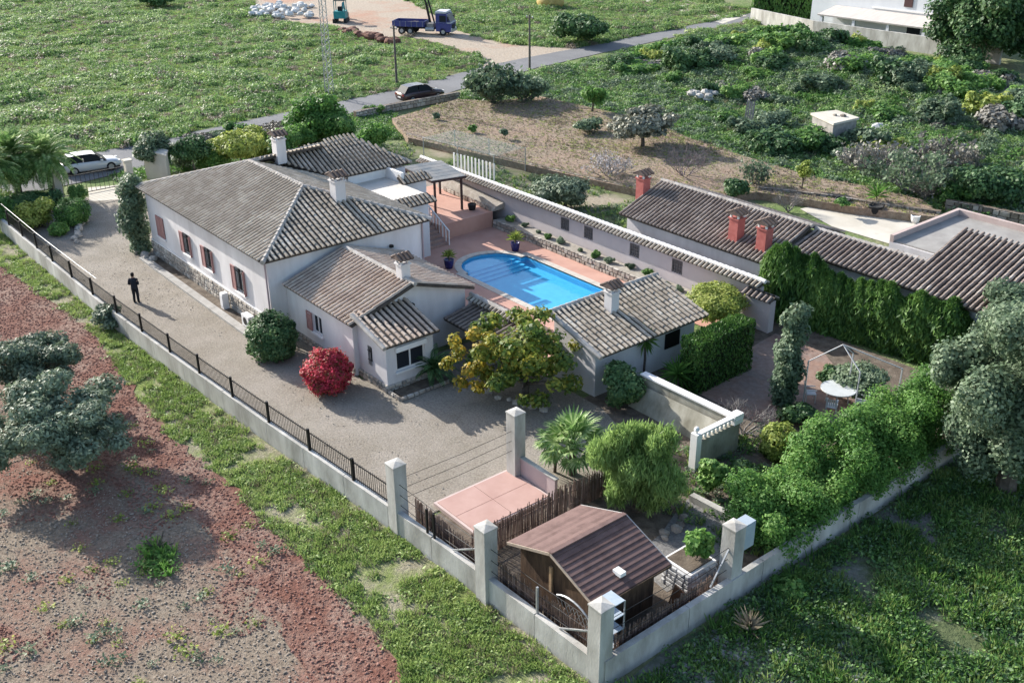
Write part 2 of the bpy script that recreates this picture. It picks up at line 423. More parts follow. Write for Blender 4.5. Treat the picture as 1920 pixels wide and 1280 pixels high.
sheet('road', ROADL+ROADR[::-1], .026, G_ROAD, .12, 2)
sheet('side_road', polyat([(1355, 45), (1400, 30), (1290, 2), (1240, -12), (1150, -30), (1100, -30), (1200, 0)]), .031, CREAM)
LOT_POLY = polyat([(470, 22), (520, 40), (625, 52), (700, 75), (760, 68), (830, 84), (893, 108), (905, 126), (985, 128), (1092, 92), (1060, 88), (990, 86), (918, 76), (852, 55), (842, 40), (800, 20), (770, 0), (740, -20), (560, -25), (480, 0)])
sheet('dirt_lot', LOT_POLY, .02, G_SAND, .5, 2)
FIELD_Z = .55
FIELD_POLY = polyat([(735, 222), (858, 186), (930, 190), (1010, 180), (1100, 200), (1200, 222), (1300, 262), (1420, 300), (1520, 330), (1640, 352), (1730, 375), (1770, 408), (1740, 405), (1600, 388), (1420, 360), (1290, 372), (1180, 352), (1000, 312), (880, 285), (765, 258)], FIELD_Z)
o = MB().prism(ragged(FIELD_POLY, 3, .1), -.3, FIELD_Z).build('dry_field', G_DIRT); tag(o, kind='structure')
sheet('rough_lot', [(29.0, -4.3), (29.0, 14.6), (24, 30), (40, 34), (80, 20), (60, -30), (40, -14)], .008, G_SHADE, .1)
sheet('yard_ground', [(-33, 21), (3, 21.4), (3.2, 26), (14.5, 26.2), (14.5, 31), (4, 36), (0, 37.5), (-6, 31), (-15, 30), (-28, 27)], .006, G_YARD, .2)
sheet('garden_ground', [(15.2, 6), (20.4, 6.4), (20.5, 2.2), (18.3, 1.2), (18.3, -4.1), (28.7, -3.9), (28.7, 20), (27, 22.2), (14.4, 22), (15, 15)], .010, SOIL)
sheet('garden_path', polyat([(1290, 935), (1390, 985), (1340, 1060), (1250, 1110), (1180, 1050), (1240, 1000)]), .020, G_SLATE, .1)
sheet('garden_paving', [(17.3, 12.2), (16.5, 20.2), (19.5, 20.2), (21.2, 19), (25.4, 18.6), (25.4, 15.2), (23.4, 13.5), (21.6, 12.2)], .024, G_PAVE)
sheet('alley_ground', [(-6, 20.6), (14.6, 20.6), (14.6, 22.3), (-2, 22.6)], .018, G_SLATE)
sheet('patio', polyat([(1500, 392), (1560, 378), (1660, 395), (1745, 412), (1710, 470), (1560, 425)]), .016, CREAM)
# ------------------------------------------------------------ roof tiles
def tile_mesh(name, w=.08, L=.46, m=None, seg=5):
    b = MB(); o = []; F = []
    for y, r_, z in ((0, w, .016), (L, w*.9, .0)):
        for i in range(seg+1):
            a = PI*i/seg; o.append((-r_*math.cos(a), y, z+r_*math.sin(a)*1.15))
    n = seg+1
    for i in range(seg): F.append((i, i+1, n+i+1, n+i))
    F.append(tuple(range(n))[::-1])
    b.add(o, F)
    return b.mesh(name, m)
def face_tiles(poly, colw=.30, exp=.37, L=.46):
    P = [Vector(p) for p in poly]; n = (P[1]-P[0]).cross(P[2]-P[0]).normalized()
    if n.z < 0: n = -n
    v = (Vector((0, 0, 1))-n*n.z).normalized(); u = v.cross(n)
    o = P[0]; q = [((p-o).dot(u), (p-o).dot(v)) for p in P]
    us = [a for a, _ in q]; out = []
    nc = max(1, round((max(us)-min(us))/colw)); w = (max(us)-min(us))/nc
    for c in range(nc):
        uc = min(us)+(c+.5)*w; hit = []
        for i in range(len(q)):
            a, b = q[i], q[(i+1) % len(q)]
            if (a[0] > uc) != (b[0] > uc): hit.append(a[1]+(b[1]-a[1])*(uc-a[0])/(b[0]-a[0]))
        if len(hit) < 2: continue
        lo, hi = min(hit)-.06, max(hit); k = 0
        while lo+k*exp+.2 < hi:
            y = lo+k*exp
            if y+L > hi+.12: y = hi+.12-L
            if y < lo-.05: break
            p = o+u*(uc+random.uniform(-.008, .008))+v*y+n*(.02+random.uniform(0, .008)); t = random.uniform(-.03, .03)
            uu = u*math.cos(t)+v*math.sin(t); vv = n.cross(uu)
            out.append(Matrix(((uu.x, vv.x, n.x, p.x), (uu.y, vv.y, n.y, p.y), (uu.z, vv.z, n.z, p.z), (0, 0, 0, 1)))); k += 1
    return out
def lay_tiles(Ms, roof, m, limit=300, w=.08, L=.46, name='tile'):
    """the tiles that show largest are parts of the roof, the others one part"""
    cp = Vector(CAM)
    Ms = sorted(Ms, key=lambda M: (M.translation-cp).length)
    me = tile_mesh('roof_tile_mesh', w, L, m)
    for M in Ms[:limit]: link(name, me, roof, M)
    rest = Ms[limit:]
    if not rest: return
    T = np.array([v.co[:] for v in me.vertices]); nv = len(T)
    A = np.array([[list(r_) for r_ in M] for M in rest])
    V = np.einsum('nij,kj->nki', A[:, :3, :3], T)+A[:, None, :3, 3]
    faces = [list(p.vertices) for p in me.polygons]
    b = bpy.data.meshes.new('tiles'); allf = []
    for i in range(len(rest)):
        o = i*nv; allf += [[x+o for x in f] for f in faces]
    b.from_pydata(V.reshape(-1, 3).tolist(), [], allf); b.materials.append(m); b.update()
    stuffpart(link('tiles', b, roof))
def ridge(mb, a, b, r_=.13, step=.38):
    a = Vector(a); b = Vector(b); d = b-a; n = max(1, int(d.length/step)); d /= n
    for i in range(n):
        p = a+d*i; q = p+d*1.12
        mb.tube([p+Vector((0, 0, .02)), q], [r_*1.05, r_*.88], 8)
def roof(parent, faces, m, limit=300, th=.12, fascia=WHITE2, ridges=(), colw=.30, w=.086, rm=RIDGE):
    mb = MB(); Ms = []
    for f in faces:
        mb.slab(f, th); Ms += face_tiles(f, colw)
    ro = mb.build('roof', DECK, parent)
    lay_tiles(Ms, ro, m, limit, w=w)
    if ridges:
        rb = MB()
        for a, b in ridges: ridge(rb, a, b)
        stuffpart(rb.build('ridge_tiles', rm, ro))
    return ro
def chimney(parent, x, y, z0, z1, w, m, cap='tile', topm=None):
    b = MB(); b.box(x-w/2, x+w/2, y-w/2, y+w/2, z0, z1)
    b.box(x-w/2-.06, x+w/2+.06, y-w/2-.06, y+w/2+.06, z1, z1+.07)
    c = b.build('chimney', m, parent)
    k = MB(); h = z1+.07
    for sx in (-1, 1):
        for sy in (-1, 1): k.box(x+sx*w*.4-.05, x+sx*w*.4+.05, y+sy*w*.4-.05, y+sy*w*.4+.05, h, h+.22)
    k.build('cap_posts', topm or m, c)
    k = MB(); e = w/2+.14; z = h+.22
    k.add([(x-e, y-e, z), (x+e, y-e, z), (x+e, y+e, z), (x-e, y+e, z), (x, y-e, z+.22), (x, y+e, z+.22)], [(0, 1, 4), (1, 2, 5, 4), (2, 3, 5), (3, 0, 4, 5), (3, 2, 1, 0)])
    for i in range(4):
        yy = y-e+.05+i*(2*e-.1)/3
        for s in (-1, 1): k.tube([(x+s*(e+.03), yy, z+.03), (x, yy, z+.26)], [.075, .065], 6)
    k.build('cap', mat('chimney_cap_tile', (.10, .075, .065), (.20, .15, .13), 4, .9), c)
    return c
def wall_open(mb, axis, c, th, u0, u1, z0, z1, holes):
    """wall in plane axis=c with rectangular openings (u0,u1,z0,z1); th signed thickness inwards"""
    us = sorted({u0, u1, *[h[0] for h in holes], *[h[1] for h in holes]}); zs = sorted({z0, z1, *[h[2] for h in holes], *[h[3] for h in holes]})
    for a, b in zip(us, us[1:]):
        for p, q in zip(zs, zs[1:]):
            if any(h[0] <= a and b <= h[1] and h[2] <= p and q <= h[3] for h in holes): continue
            lo, hi = min(c, c+th), max(c, c+th)
            if axis == 'y': mb.box(a, b, lo, hi, p, q)
            else: mb.box(lo, hi, a, b, p, q)
def window(parent, axis, c, out, u0, u1, z0, z1, mull=1, sill=True, fm=WHITE2, bars=0):
    """out = +1/-1 outward direction on the axis"""
    def B(mb, a, b, d0, d1, p, q):
        lo, hi = sorted((c+out*d0, c+out*d1))
        if axis == 'y': mb.box(a, b, lo, hi, p, q)
        else: mb.box(lo, hi, a, b, p, q)
    t = .06; f = MB()
    B(f, u0, u1, -.14, -.06, z0, z0+t); B(f, u0, u1, -.14, -.06, z1-t, z1)
    B(f, u0, u0+t, -.14, -.06, z0+t, z1-t); B(f, u1-t, u1, -.14, -.06, z0+t, z1-t)
    for i in range(mull):
        um = u0+(u1-u0)*(i+1)/(mull+1); B(f, um-.035, um+.035, -.135, -.065, z0+t, z1-t)
    fo = f.build('window', fm, parent)
    for i in range(mull+1):
        a = u0+(u1-u0)*i/(mull+1)+.04; b = u0+(u1-u0)*(i+1)/(mull+1)-.04
        g = MB(); B(g, a, b, -.115, -.105, z0+t, z1-t); g.build('pane', GLASS, fo)
    if sill:
        s = MB(); B(s, u0-.1, u1+.1, -.06, .13, z0-.08, z0-.003); s.build('sill', WHITE2, fo)
    if bars:
        s = MB()
        for i in range(bars): um = u0+(u1-u0)*(i+.5)/bars; B(s, um-.012, um+.012, .02, .04, z0-.05, z1+.05)
        B(s, u0-.02, u1+.02, .02, .04, z0+.2, z0+.23); B(s, u0-.02, u1+.02, .02, .04, z1-.23, z1-.2)
        s.build('window_bars', DARKM, fo)
    return fo
def shutter(win, axis, c, out, u0, u1, z0, z1, m=SHUT):
    b = MB()
    def B(a, e, d0, d1, p, q):
        lo, hi = sorted((c+out*d0, c+out*d1))
        if axis == 'y': b.box(a, e, lo, hi, p, q)
        else: b.box(lo, hi, a, e, p, q)
    t = .06; B(u0, u0+t, .02, .07, z0, z1); B(u1-t, u1, .02, .07, z0, z1); B(u0+t, u1-t, .02, .07, z0, z0+t); B(u0+t, u1-t, .02, .07, z1-t, z1)
    n = int((z1-z0-2*t)/.09)
    for i in range(n):
        z = z0+t+i*.09; B(u0+t, u1-t, .03, .055, z+.01, z+.085)
    return b.build('shutter', m, win)
def stones(parent, segs, z0, z1, m=STONE, s=.28, depth=.1, name='stonework'):
    """rubble facing: irregular stones in courses along segments ((x,y),(x,y),outward)"""
    b = MB(); rr = random.Random(5)
    for (a, e, nrm) in segs:
        a = Vector((*a, 0)); e = Vector((*e, 0)); d = (e-a); L = d.length; d.normalize(); nv = Vector((*nrm, 0)); z = z0
        while z < z1-.02:
            h = min(z1-z, s*rr.uniform(.6, 1.0)); x = 0
            while x < L-.02:
                w = min(L-x, s*rr.uniform(.7, 1.7)); g = .014
                p = a+d*(x+g); q = a+d*(x+w-g); k = depth*rr.uniform(.75, 1.2); i_ = .03
                v = [p+Vector((0, 0, z+g)), q+Vector((0, 0, z+g)), q+Vector((0, 0, z+h-g)), p+Vector((0, 0, z+h-g))]
                f = [t+nv*k for t in (v[0]+d*i_+Vector((0, 0, i_)), v[1]-d*i_+Vector((0, 0, i_)), v[2]-d*i_*rr.uniform(.5, 2)-Vector((0, 0, i_)), v[3]+d*i_-Vector((0, 0, i_)))]
                b.add(v+f, [(4, 5, 6, 7), (0, 1, 5, 4), (1, 2, 6, 5), (2, 3, 7, 6), (3, 0, 4, 7)]); x += w
            z += h
    return stuffpart(b.build(name, m, parent))

# ------------------------------------------------------------ villa
ZE, ZR = 4.32, 6.12
villa = thing('villa', 'large white villa with hipped barrel tile roof and pink shutters beside the drive', 'house', (-8, 5, 0))
wins = [(-14.7, -13.6, 1.6, 2.9), (-10.7, -9.7, 1.6, 2.85), (-7.75, -6.75, 1.55, 2.8), (-3.9, -2.8, 1.4, 2.8)]
w = MB()
wall_open(w, 'y', 0, .3, -16.0, 0, .0, ZE-.05, wins)
w.box(-.3, 0, .3, 9.6, 0, ZE-.05); w.box(-16, -15.7, .3, 9.6, 0, ZE-.05)
w.box(-9.5, -.3, 9.3, 9.6, 0, ZE-.05)
w.box(-15.7, -.3, .4, .6, .3, 1.0)
# wing and flat roofed block behind
w.box(-17.5, -9.2, 9.6, 14.6, 0, 4.35)
w.box(-9.2, -4.35, 9.6, 13.0, 0, 3.55); w.box(-9.2, -7.45, 13.0, 15.0, 0, 3.75)
w.build('wall', WHITE, villa)
pr = MB(); pr.box(-9.3, -9.1, 10.3, 13.2, 3.6, 4.62); pr.box(-9.1, -7.3, 13.05, 13.25, 3.76, 4.62); pr.build('parapet', WHITE2, villa)
fl = MB(); fl.box(-9.1, -4.75, 9.95, 13.0, 3.56, 3.98); fl.build('flat_roof', mat('flat_roof_screed', (.66, .61, .54), (.76, .71, .64), 1, .9), villa)
A, B_, C_, D_ = (-16.6, -.35, ZE), (.35, -.35, ZE), (.35, 9.95, ZE), (-16.6, 9.95, ZE)
R1, R2 = (-11.0, 4.8, ZR), (-4.5, 4.8, ZR)
WZ = 5.9; W2 = (-12.5, 12.5, WZ)
wb = -8.95; wz = 4.65
roof(villa, [(A, B_, R2, R1), (B_, C_, R2), (C_, (-9.3, 9.95, ZE), R1, R2), (A, R1, (-11.3, 9.95, ZR), (-16.6, 9.95, ZE)),
             ((-11.6, 6.2, WZ), (wb, 9.5, wz), (wb, 14.9, wz), W2), ((wb, 14.9, wz), (-15.9, 14.9, wz), W2),
             ((-4.45, 9.95, 4.08), (-3.75, 9.95, 3.72), (-3.75, 13.25, 3.72), (-4.45, 13.0, 4.08)),
             ((-7.55, 12.9, 4.35), (-6.95, 12.9, 4.02), (-6.95, 15.2, 4.02), (-7.55, 15.0, 4.35))],
     TILE, 300, ridges=[(B_, R2), (A, R1), (R1, R2), (R1, W2), (C_, R2), (W2, (wb, 14.9, wz))])
for i, (a, b, p, q) in enumerate(wins):
    wo = window(villa, 'y', 0, -1, a, b, p, q, 1, bars=0 if i == 0 else 6)
    h = (b-a)/2
    if i == 0: shutter(wo, 'y', 0, -1, a, a+h-.01, p, q); shutter(wo, 'y', 0, -1, a+h+.01, b, p, q)
    else:
        shutter(wo, 'y', 0, -1, a-.5, a-.02, p, q)
        s = MB(); s.box(b+.02, b+.06, -.14, -.02, p, q); s.build('shutter', SHUT, wo)
stones(villa, [((-16.02, 0), (0.0, 0), (0, -1))], 0, .95)
pl = MB(); pl.box(-16.05, .03, -.06, -.003, .95, 1.02); pl.build('plinth_ledge', WHITE2, villa)
chimney(villa, -11.2, 6.9, 5.6, 7.05, .62, WHITE); chimney(villa, -2.9, 6.05, 4.9, 6.55, .62, WHITE)
dr = MB(); dr.tube([(.06, 9.5, .1), (.06, 9.5, 4.1)], .05, 8); dr.tube([(.08, -.12, .4), (.08, -.12, 4.1)], .05, 8); dr.build('drainpipe', mat('drainpipe_pink', (.5, .38, .38)), villa)
lm = MB()
for x, y in ((.05, 2.6), (.05, 7.4)): lm.box(x-.04, x+.14, y-.09, y+.09, 3.2, 3.35)
lm.build('wall_lamp', DARKM, villa)

# ------------------------------------------------------------ annex with bay
an = thing('annex', 'low white annex with gabled tile roof and projecting bay window at the forecourt', 'house extension', (4, 4, 0))
ae, ar, ay0, ay1, ayr = 2.9, 4.05, .65, 7.9, 4.3
w = MB(); awin = [(2.6, 3.5, 1.0, 2.0)]
wall_open(w, 'y', .95, .25, .003, 6.5, 0, ae-.02, awin)
w.box(6.25, 6.5, 1.2, 7.6, 0, ae-.02); w.box(.003, 6.25, 7.35, 7.6, 0, ae-.02)
w.add([(6.25, .95, ae-.02), (6.25, 7.6, ae-.02), (6.25, ayr, ar-.12), (6.5, .95, ae-.02), (6.5, 7.6, ae-.02), (6.5, ayr, ar-.12)], [(0, 2, 1), (3, 4, 5), (0, 1, 4, 3), (1, 2, 5, 4), (2, 0, 3, 5)])
wall_open(w, 'x', 8.95, -.22, 1.2, 3.85, 0, 2.42, [(1.75, 3.35, .95, 1.95)])
wall_open(w, 'y', 1.2, .22, 6.5, 8.73, 0, 2.42, [(7.4, 7.75, 1.0, 1.9)]); w.box(6.5, 8.73, 3.63, 3.85, 0, 2.42)
for y0, y1 in ((1.2, 1.42), (3.63, 3.85)):
    w.add([(6.5, y0, 2.42), (8.95, y0, 2.42), (6.5, y0, 3.1), (6.5, y1, 2.42), (8.95, y1, 2.42), (6.5, y1, 3.1)], [(0, 1, 2), (3, 5, 4), (0, 2, 5, 3), (1, 4, 5, 2), (0, 3, 4, 1)])
w.build('wall', WHITE, an)
roof(an, [((.3, ay0, ae), (6.95, ay0, ae), (6.95, ayr, ar), (.3, ayr, ar)), ((.3, ayr, ar), (6.95, ayr, ar), (6.95, ay1, ae), (.3, ay1, ae)),
          ((6.52, .95, 3.2), (9.2, .95, 2.48), (9.2, 4.1, 2.48), (6.52, 4.1, 3.2))], TILEO, 300, ridges=[((.3, ayr, ar), (6.95, ayr, ar)), ((6.52, .98, 3.2), (9.2, .98, 2.48))])
wo = window(an, 'y', .95, -1, 2.6, 3.5, 1.0, 2.0, 1); shutter(wo, 'y', .95, -1, 2.05, 2.58, 1.0, 2.0)
wo = window(an, 'x', 8.95, 1, 1.75, 3.35, .95, 1.95, 1)
s = MB(); s.box(8.97, 9.1, 1.7, 3.4, 1.97, 2.22); s.build('shutter_box', WHITE2, wo)
wo = window(an, 'y', 1.2, -1, 7.4, 7.75, 1.0, 1.9, 0, False, bars=3)
stones(an, [((6.5, 1.2), (8.97, 1.2), (0, -1)), ((8.95, 1.2), (8.95, 3.87), (1, 0)), ((.5, .95), (6.5, .95), (0, -1))], 0, .42)
chimney(an, 5.9, 4.35, 3.8, 4.75, .5, WHITE)
lm = MB(); lm.box(6.5, 6.7, 4.2, 4.4, 2.75, 2.9); lm.build('wall_lamp', DARKM, an)
fb = MB(); fb.box(9.0, 9.9, 1.4, 4.0, 0, .12)
fb.build('flower_bed', SOIL, an); stones(an, [((9.95, 1.2), (9.95, 4.0), (1, 0)), ((9.0, 1.25), (9.95, 1.25), (0, -1))], 0, .2, s=.25)

# ------------------------------------------------------------ porch wall and lean-to
pw = thing('courtyard_wall', 'white courtyard wall with tile coping and lean-to roof between annex and garage', 'wall', (10, 8, 0))
w = MB(); w.box(6.55, 12.2, 7.75, 8.0, 0, 2.2); w.box(9.6, 9.8, 6.1, 7.75, 0, 1.75); w.build('wall', WHITE, pw)
roof(pw, [((6.9, 7.75, 2.05), (12.2, 7.75, 2.05), (12.2, 5.95, 1.72), (6.9, 5.95, 1.72))], TILEN, 60)
roof(pw, [((6.6, 7.88, 2.36), (12.2, 7.88, 2.36), (12.2, 7.6, 2.24), (6.6, 7.6, 2.24)), ((6.6, 7.88, 2.36), (12.2, 7.88, 2.36), (12.2, 8.16, 2.24), (6.6, 8.16, 2.24))], TILE, 60, th=.05, ridges=[((6.6, 7.88, 2.4), (12.2, 7.88, 2.4))])

# ------------------------------------------------------------ garage outbuilding
ga = thing('outbuilding', 'white outbuilding with tile roof and white chimney at the end of the pool', 'outbuilding', (13.5, 12, 0))
gz, gr, gx, grx = 2.35, 3.35, 16.0, 12.45
w = MB(); w.box(12.55, 15.4, 8.3, 15.0, 0, gz-.1); w.box(12.55, 12.8, 8.55, 14.75, gz-.1, gr-.15)
for y0, y1 in ((8.3, 8.55), (14.75, 15.0)): w.add([(12.55, y0, gz-.1), (15.4, y0, gz-.1), (12.55, y0, gr-.14), (12.55, y1, gz-.1), (15.4, y1, gz-.1), (12.55, y1, gr-.14)], [(0, 1, 2), (3, 5, 4), (0, 2, 5, 3), (1, 4, 5, 2), (0, 3, 4, 1)])
w.build('wall', WHITE, ga)
roof(ga, [((grx, 8.0, gr), (gx, 8.0, gz), (gx, 15.3, gz), (grx, 15.3, gr))], TILE, 300, ridges=[((grx, 8.0, gr), (grx, 15.3, gr)), ((grx, 8.02, gr), (gx, 8.02, gz))])
chimney(ga, 13.6, 11.0, 2.6, 3.95, .5, WHITE)
dw = MB(); dw.box(15.403, 15.46, 12.9, 13.9, 1.0, 1.8); dw.build('window', DARKM, ga)
# ------------------------------------------------------------ pool and terraces
POOLX0, POOLX1, PY0, PY1 = -.5, 8.8, 12.8, 17.5
arc = [(-.5+2.05*math.cos(a)*1.0, 15.05+2.05*math.sin(a)) for a in np.linspace(PI/2, 3*PI/2, 15)]
POOL = [(POOLX1, PY0), (POOLX1, PY1), (POOLX0, PY1)]+arc+[(POOLX0, PY0)]
def offset_poly(poly, d):
    n = len(poly); out = []
    ar_ = sum(poly[i][0]*poly[(i+1) % n][1]-poly[(i+1) % n][0]*poly[i][1] for i in range(n))
    s = 1 if ar_ > 0 else -1
    for i in range(n):
        a, b, c = Vector(poly[i-1]), Vector(poly[i]), Vector(poly[(i+1) % n])
        d1 = (b-a).normalized(); d2 = (c-b).normalized(); n1 = Vector((d1.y, -d1.x))*s; n2 = Vector((d2.y, -d2.x))*s
        m = (n1+n2)/max(.5, 1+n1.dot(n2)); out.append((b.x+m.x*d, b.y+m.y*d))
    return out
COPEO = offset_poly(POOL, .42)
def ring(mb, inner, outer, z0, z1):
    n = len(inner)
    for i in range(n):
        j = (i+1) % n; a, b, c, d = inner[i], inner[j], outer[j], outer[i]
        mb.add([(*a, z1), (*b, z1), (*c, z1), (*d, z1), (*a, z0), (*b, z0), (*c, z0), (*d, z0)], [(0, 1, 2, 3), (3, 2, 6, 7), (1, 0, 4, 5)])
dk = MB()
deck_out = [(-6.1, 9.6), (9.8, 8.1), (9.8, 19.15), (-6.1, 19.15)]
# deck around the pool opening, laid as strips
x0, x1 = min(p[0] for p in COPEO), max(p[0] for p in COPEO); y0, y1 = min(p[1] for p in COPEO), max(p[1] for p in COPEO)
for a, b, c, d in ((-6.1, 12.5, 7.9, y0), (-6.1, 15.0, y1, 19.3), (-6.1, x0, y0, y1), (x1, 12.5, y0, y1)): dk.sheet([(a, c), (b, c), (b, d), (a, d)], .03)
cl = [p for p in COPEO if p[0] < -.4]
k = [i for i, p in enumerate(COPEO) if p[0] < -.4]
top = [p for p in cl if p[1] >= 15.05]; bot = [p for p in cl if p[1] < 15.05]
dk.sheet([(x0, y1)]+[p for p in sorted(cl, key=lambda p: -p[1]) if p[1] >= 15.0], .03)
dk.sheet([(x0, y0)]+[p for p in sorted(cl, key=lambda p: p[1]) if p[1] <= 15.1], .03)
tag(dk.build('pool_deck', TERRA), kind='structure')
pool = thing('swimming_pool', 'blue swimming pool with rounded step end and pale stone coping', 'swimming pool', (4, 15, 0))
PB = mat('pool_lining', (.055, .37, .62), (.075, .42, .66), 2, .6, kk=1)
bs = MB(); n = len(POOL)
for i in range(n):
    a, b = POOL[i], POOL[(i+1) % n]; bs.add([(*a, .02), (*b, .02), (*b, -.45), (*a, -.45)], [(0, 1, 2, 3)])
bs.sheet(POOL, -.45); bs.build('basin', PB, pool)
for i in range(n):
    j = (i+1) % n; a, b, c, d = [Vector(q_) for q_ in (POOL[i], POOL[j], COPEO[j], COPEO[i])]; m_ = max(1, round((b-a).length/.6))
    for k_ in range(m_):
        s0 = (k_+(.012 if m_ > 1 else .02))/m_; s1 = (k_+1-(.012 if m_ > 1 else .02))/m_
        MB().prism([tuple(a+(b-a)*s0), tuple(a+(b-a)*s1), tuple(d+(c-d)*s1), tuple(d+(c-d)*s0)], -.05, .055+random.uniform(-.004, .004)).build('coping_stone', COPE, pool)
for i in range(4):
    r_ = 2.03-.0*i; xe = -.9+.42*i
    pts = [(-.5+r_*math.cos(a), 15.05+r_*math.sin(a)) for a in np.linspace(PI/2, 3*PI/2, 13)]
    pts = [(min(x, xe), y) for x, y in pts]
    st = MB(); st.prism([(xe, 15.05-(r_ if xe > -.5 else math.sqrt(max(.1, r_*r_-(xe+.5)**2)))), (xe, 15.05+(r_ if xe > -.5 else math.sqrt(max(.1, r_*r_-(xe+.5)**2))))]+[p for p in pts if p[0] < xe-.02], -.44, -.17-.07*i)
    st.build('step', PB, pool)
wm = bpy.data.materials.new('pool_water'); wm.use_nodes = True; t = wm.node_tree; N = t.nodes
N.remove(N['Principled BSDF'])
tr = N.new('ShaderNodeBsdfTransparent'); tr.inputs[0].default_value = (.80, .95, .99, 1)
gl = N.new('ShaderNodeBsdfGlossy'); gl.inputs['Roughness'].default_value = .03
dn = N.new('ShaderNodeVectorMath'); dn.operation = 'DOT_PRODUCT'; ab = N.new('ShaderNodeMath'); ab.operation = 'ABSOLUTE'; om = N.new('ShaderNodeMath'); om.operation = 'SUBTRACT'; om.inputs[0].default_value = 1.0
pw5 = N.new('ShaderNodeMath'); pw5.operation = 'POWER'; pw5.inputs[1].default_value = 5.0; fr = N.new('ShaderNodeMath'); fr.operation = 'MULTIPLY_ADD'; fr.inputs[1].default_value = .98; fr.inputs[2].default_value = .02; mx = N.new('ShaderNodeMixShader')
nz = N.new('ShaderNodeTexNoise'); nz.inputs['Scale'].default_value = 2.2; bp = N.new('ShaderNodeBump'); bp.inputs['Strength'].default_value = .12; bp.inputs['Distance'].default_value = .05
gp_ = N.new('ShaderNodeNewGeometry'); t.links.new(gp_.outputs['Position'], nz.inputs['Vector'])
t.links.new(nz.outputs['Fac'], bp.inputs['Height']); t.links.new(bp.outputs[0], gl.inputs['Normal']); t.links.new(gp_.outputs['Incoming'], dn.inputs[0]); t.links.new(bp.outputs[0], dn.inputs[1])
t.links.new(dn.outputs['Value'], ab.inputs[0]); t.links.new(ab.outputs[0], om.inputs[1]); t.links.new(om.outputs[0], pw5.inputs[0]); t.links.new(pw5.outputs[0], fr.inputs[0])
t.links.new(fr.outputs[0], mx.inputs[0]); t.links.new(tr.outputs[0], mx.inputs[1]); t.links.new(gl.outputs[0], mx.inputs[2]); t.links.new(mx.outputs[0], N['Material Output'].inputs[0])
MB().sheet(POOL, -.12).build('water', wm, pool)
# upper terrace with stairs
UT = 1.08
tag(MB().prism([(-6.1, 15.0), (-6.1, 19.3), (-13.5, 21.0), (-13.5, 15.0)], 0, UT).build('upper_terrace', TERRA), kind='structure')
sr = thing('garden_stairs', 'tiled outdoor steps with white railing going up beside the villa to the terrace', 'stairs', (-6.3, 14.2, 0))
for i in range(6):
    b = MB(); x = -5.2-i*.34; b.box(-7.5, x, 13.45, 14.95, i*.18+.032, (i+1)*.18+.03); b.build('step', mat('stair_tile', (.34, .22, .18), (.44, .30, .25), 3, .8), sr)
rl = MB()
for i in range(7):
    x = -5.15-i*.34; z = i*.18; rl.box(x-.03, x+.03, 14.98, 15.04, z+.03, z+.95)
rl.bar((-5.1, 15.01, .95), (-7.3, 15.01, 2.1), .07, .07); rl.build('railing', WHITE2, sr)
# pergola
pg = thing('pergola', 'dark pergola with translucent sheet canopy over the upper terrace by the wall', 'pergola', (-9, 17.5, UT))
for x, y in ((-7.75, 18.0), (-8.25, 16.2), (-12, 16.5), (-11.5, 18.9)):
    b = MB(); b.box(x-.06, x+.06, y-.06, y+.06, UT, 3.25); b.build('post', mat('pergola_steel', (.06, .03, .03), None, rough=.6), pg)
b = MB(); q = [(-7.6, 18.3), (-8.1, 15.9), (-12.2, 16.3), (-11.7, 19.2)]
for i in range(4): b.bar((*q[i], 3.3), (*q[(i+1) % 4], 3.3), .1, .12)
b.build('beams', MATS['pergola_steel'], pg)
cm = mat('canopy_sheet', (.12, .15, .18), (.30, .29, .28), .6, .7, spec=.1)
for i in range(6):
    t0, t1 = i/6+.005, (i+1)/6-.005
    L_ = lambda a, b, s: (a[0]+(b[0]-a[0])*s, a[1]+(b[1]-a[1])*s)
    p = [L_(q[0], q[3], t0), L_(q[0], q[3], t1), L_(q[1], q[2], t1), L_(q[1], q[2], t0)]
    MB().prism(p, 3.37, 3.39).build('canopy_sheet', cm, pg)

# ------------------------------------------------------------ tiled boundary wall
bw = thing('boundary_wall', 'long pale pink garden wall with barrel tile coping and grilled openings behind the pool', 'wall', (2, 20.5, 0))
WP = mat('wall_pink', (.60, .53, .53), (.68, .61, .60), .6, .9)
w = MB(); wall_open(w, 'y', 20.35, .22, -16, 15.2, 0, 2.15, [(x-.4, x+.4, 1.15, 1.95) for x in (-.1, 2.05, 6.0, 9.35)]); w.build('wall', WP, bw)
for x in (-.1, 2.05, 6.0, 9.35):
    g = MB()
    g.box(x-.4, x+.4, 20.5, 20.53, 1.15, 1.95)
    for i in range(5): g.box(x-.38+i*.17, x-.34+i*.17, 20.38, 20.42, 1.15, 1.95)
    for i in range(4): g.box(x-.4, x+.4, 20.385, 20.415, 1.22+i*.2, 1.26+i*.2)
    g.build('grille', mat('grille_grey', (.16, .15, .15), (.24, .22, .22), 5), bw)
cz = 2.44
roof(bw, [((-16, 20.46, cz), (15.3, 20.46, cz), (15.3, 20.0, cz-.2), (-16, 20.0, cz-.2)), ((-16, 20.46, cz), (15.3, 20.46, cz), (15.3, 20.9, cz-.2), (-16, 20.9, cz-.2))], TILE, 300, th=.05, ridges=[((-16, 20.46, cz+.04), (15.3, 20.46, cz+.04))], rm=WHITE2)
gp2 = thing('gate_pier', 'white gate pier with small tiled cap at the end of the tiled wall', 'gate pier', (15.4, 20.2, 0))
MB().box(14.5, 16.2, 19.9, 20.34, 0, 1.75).build('wall', WP, gp2)
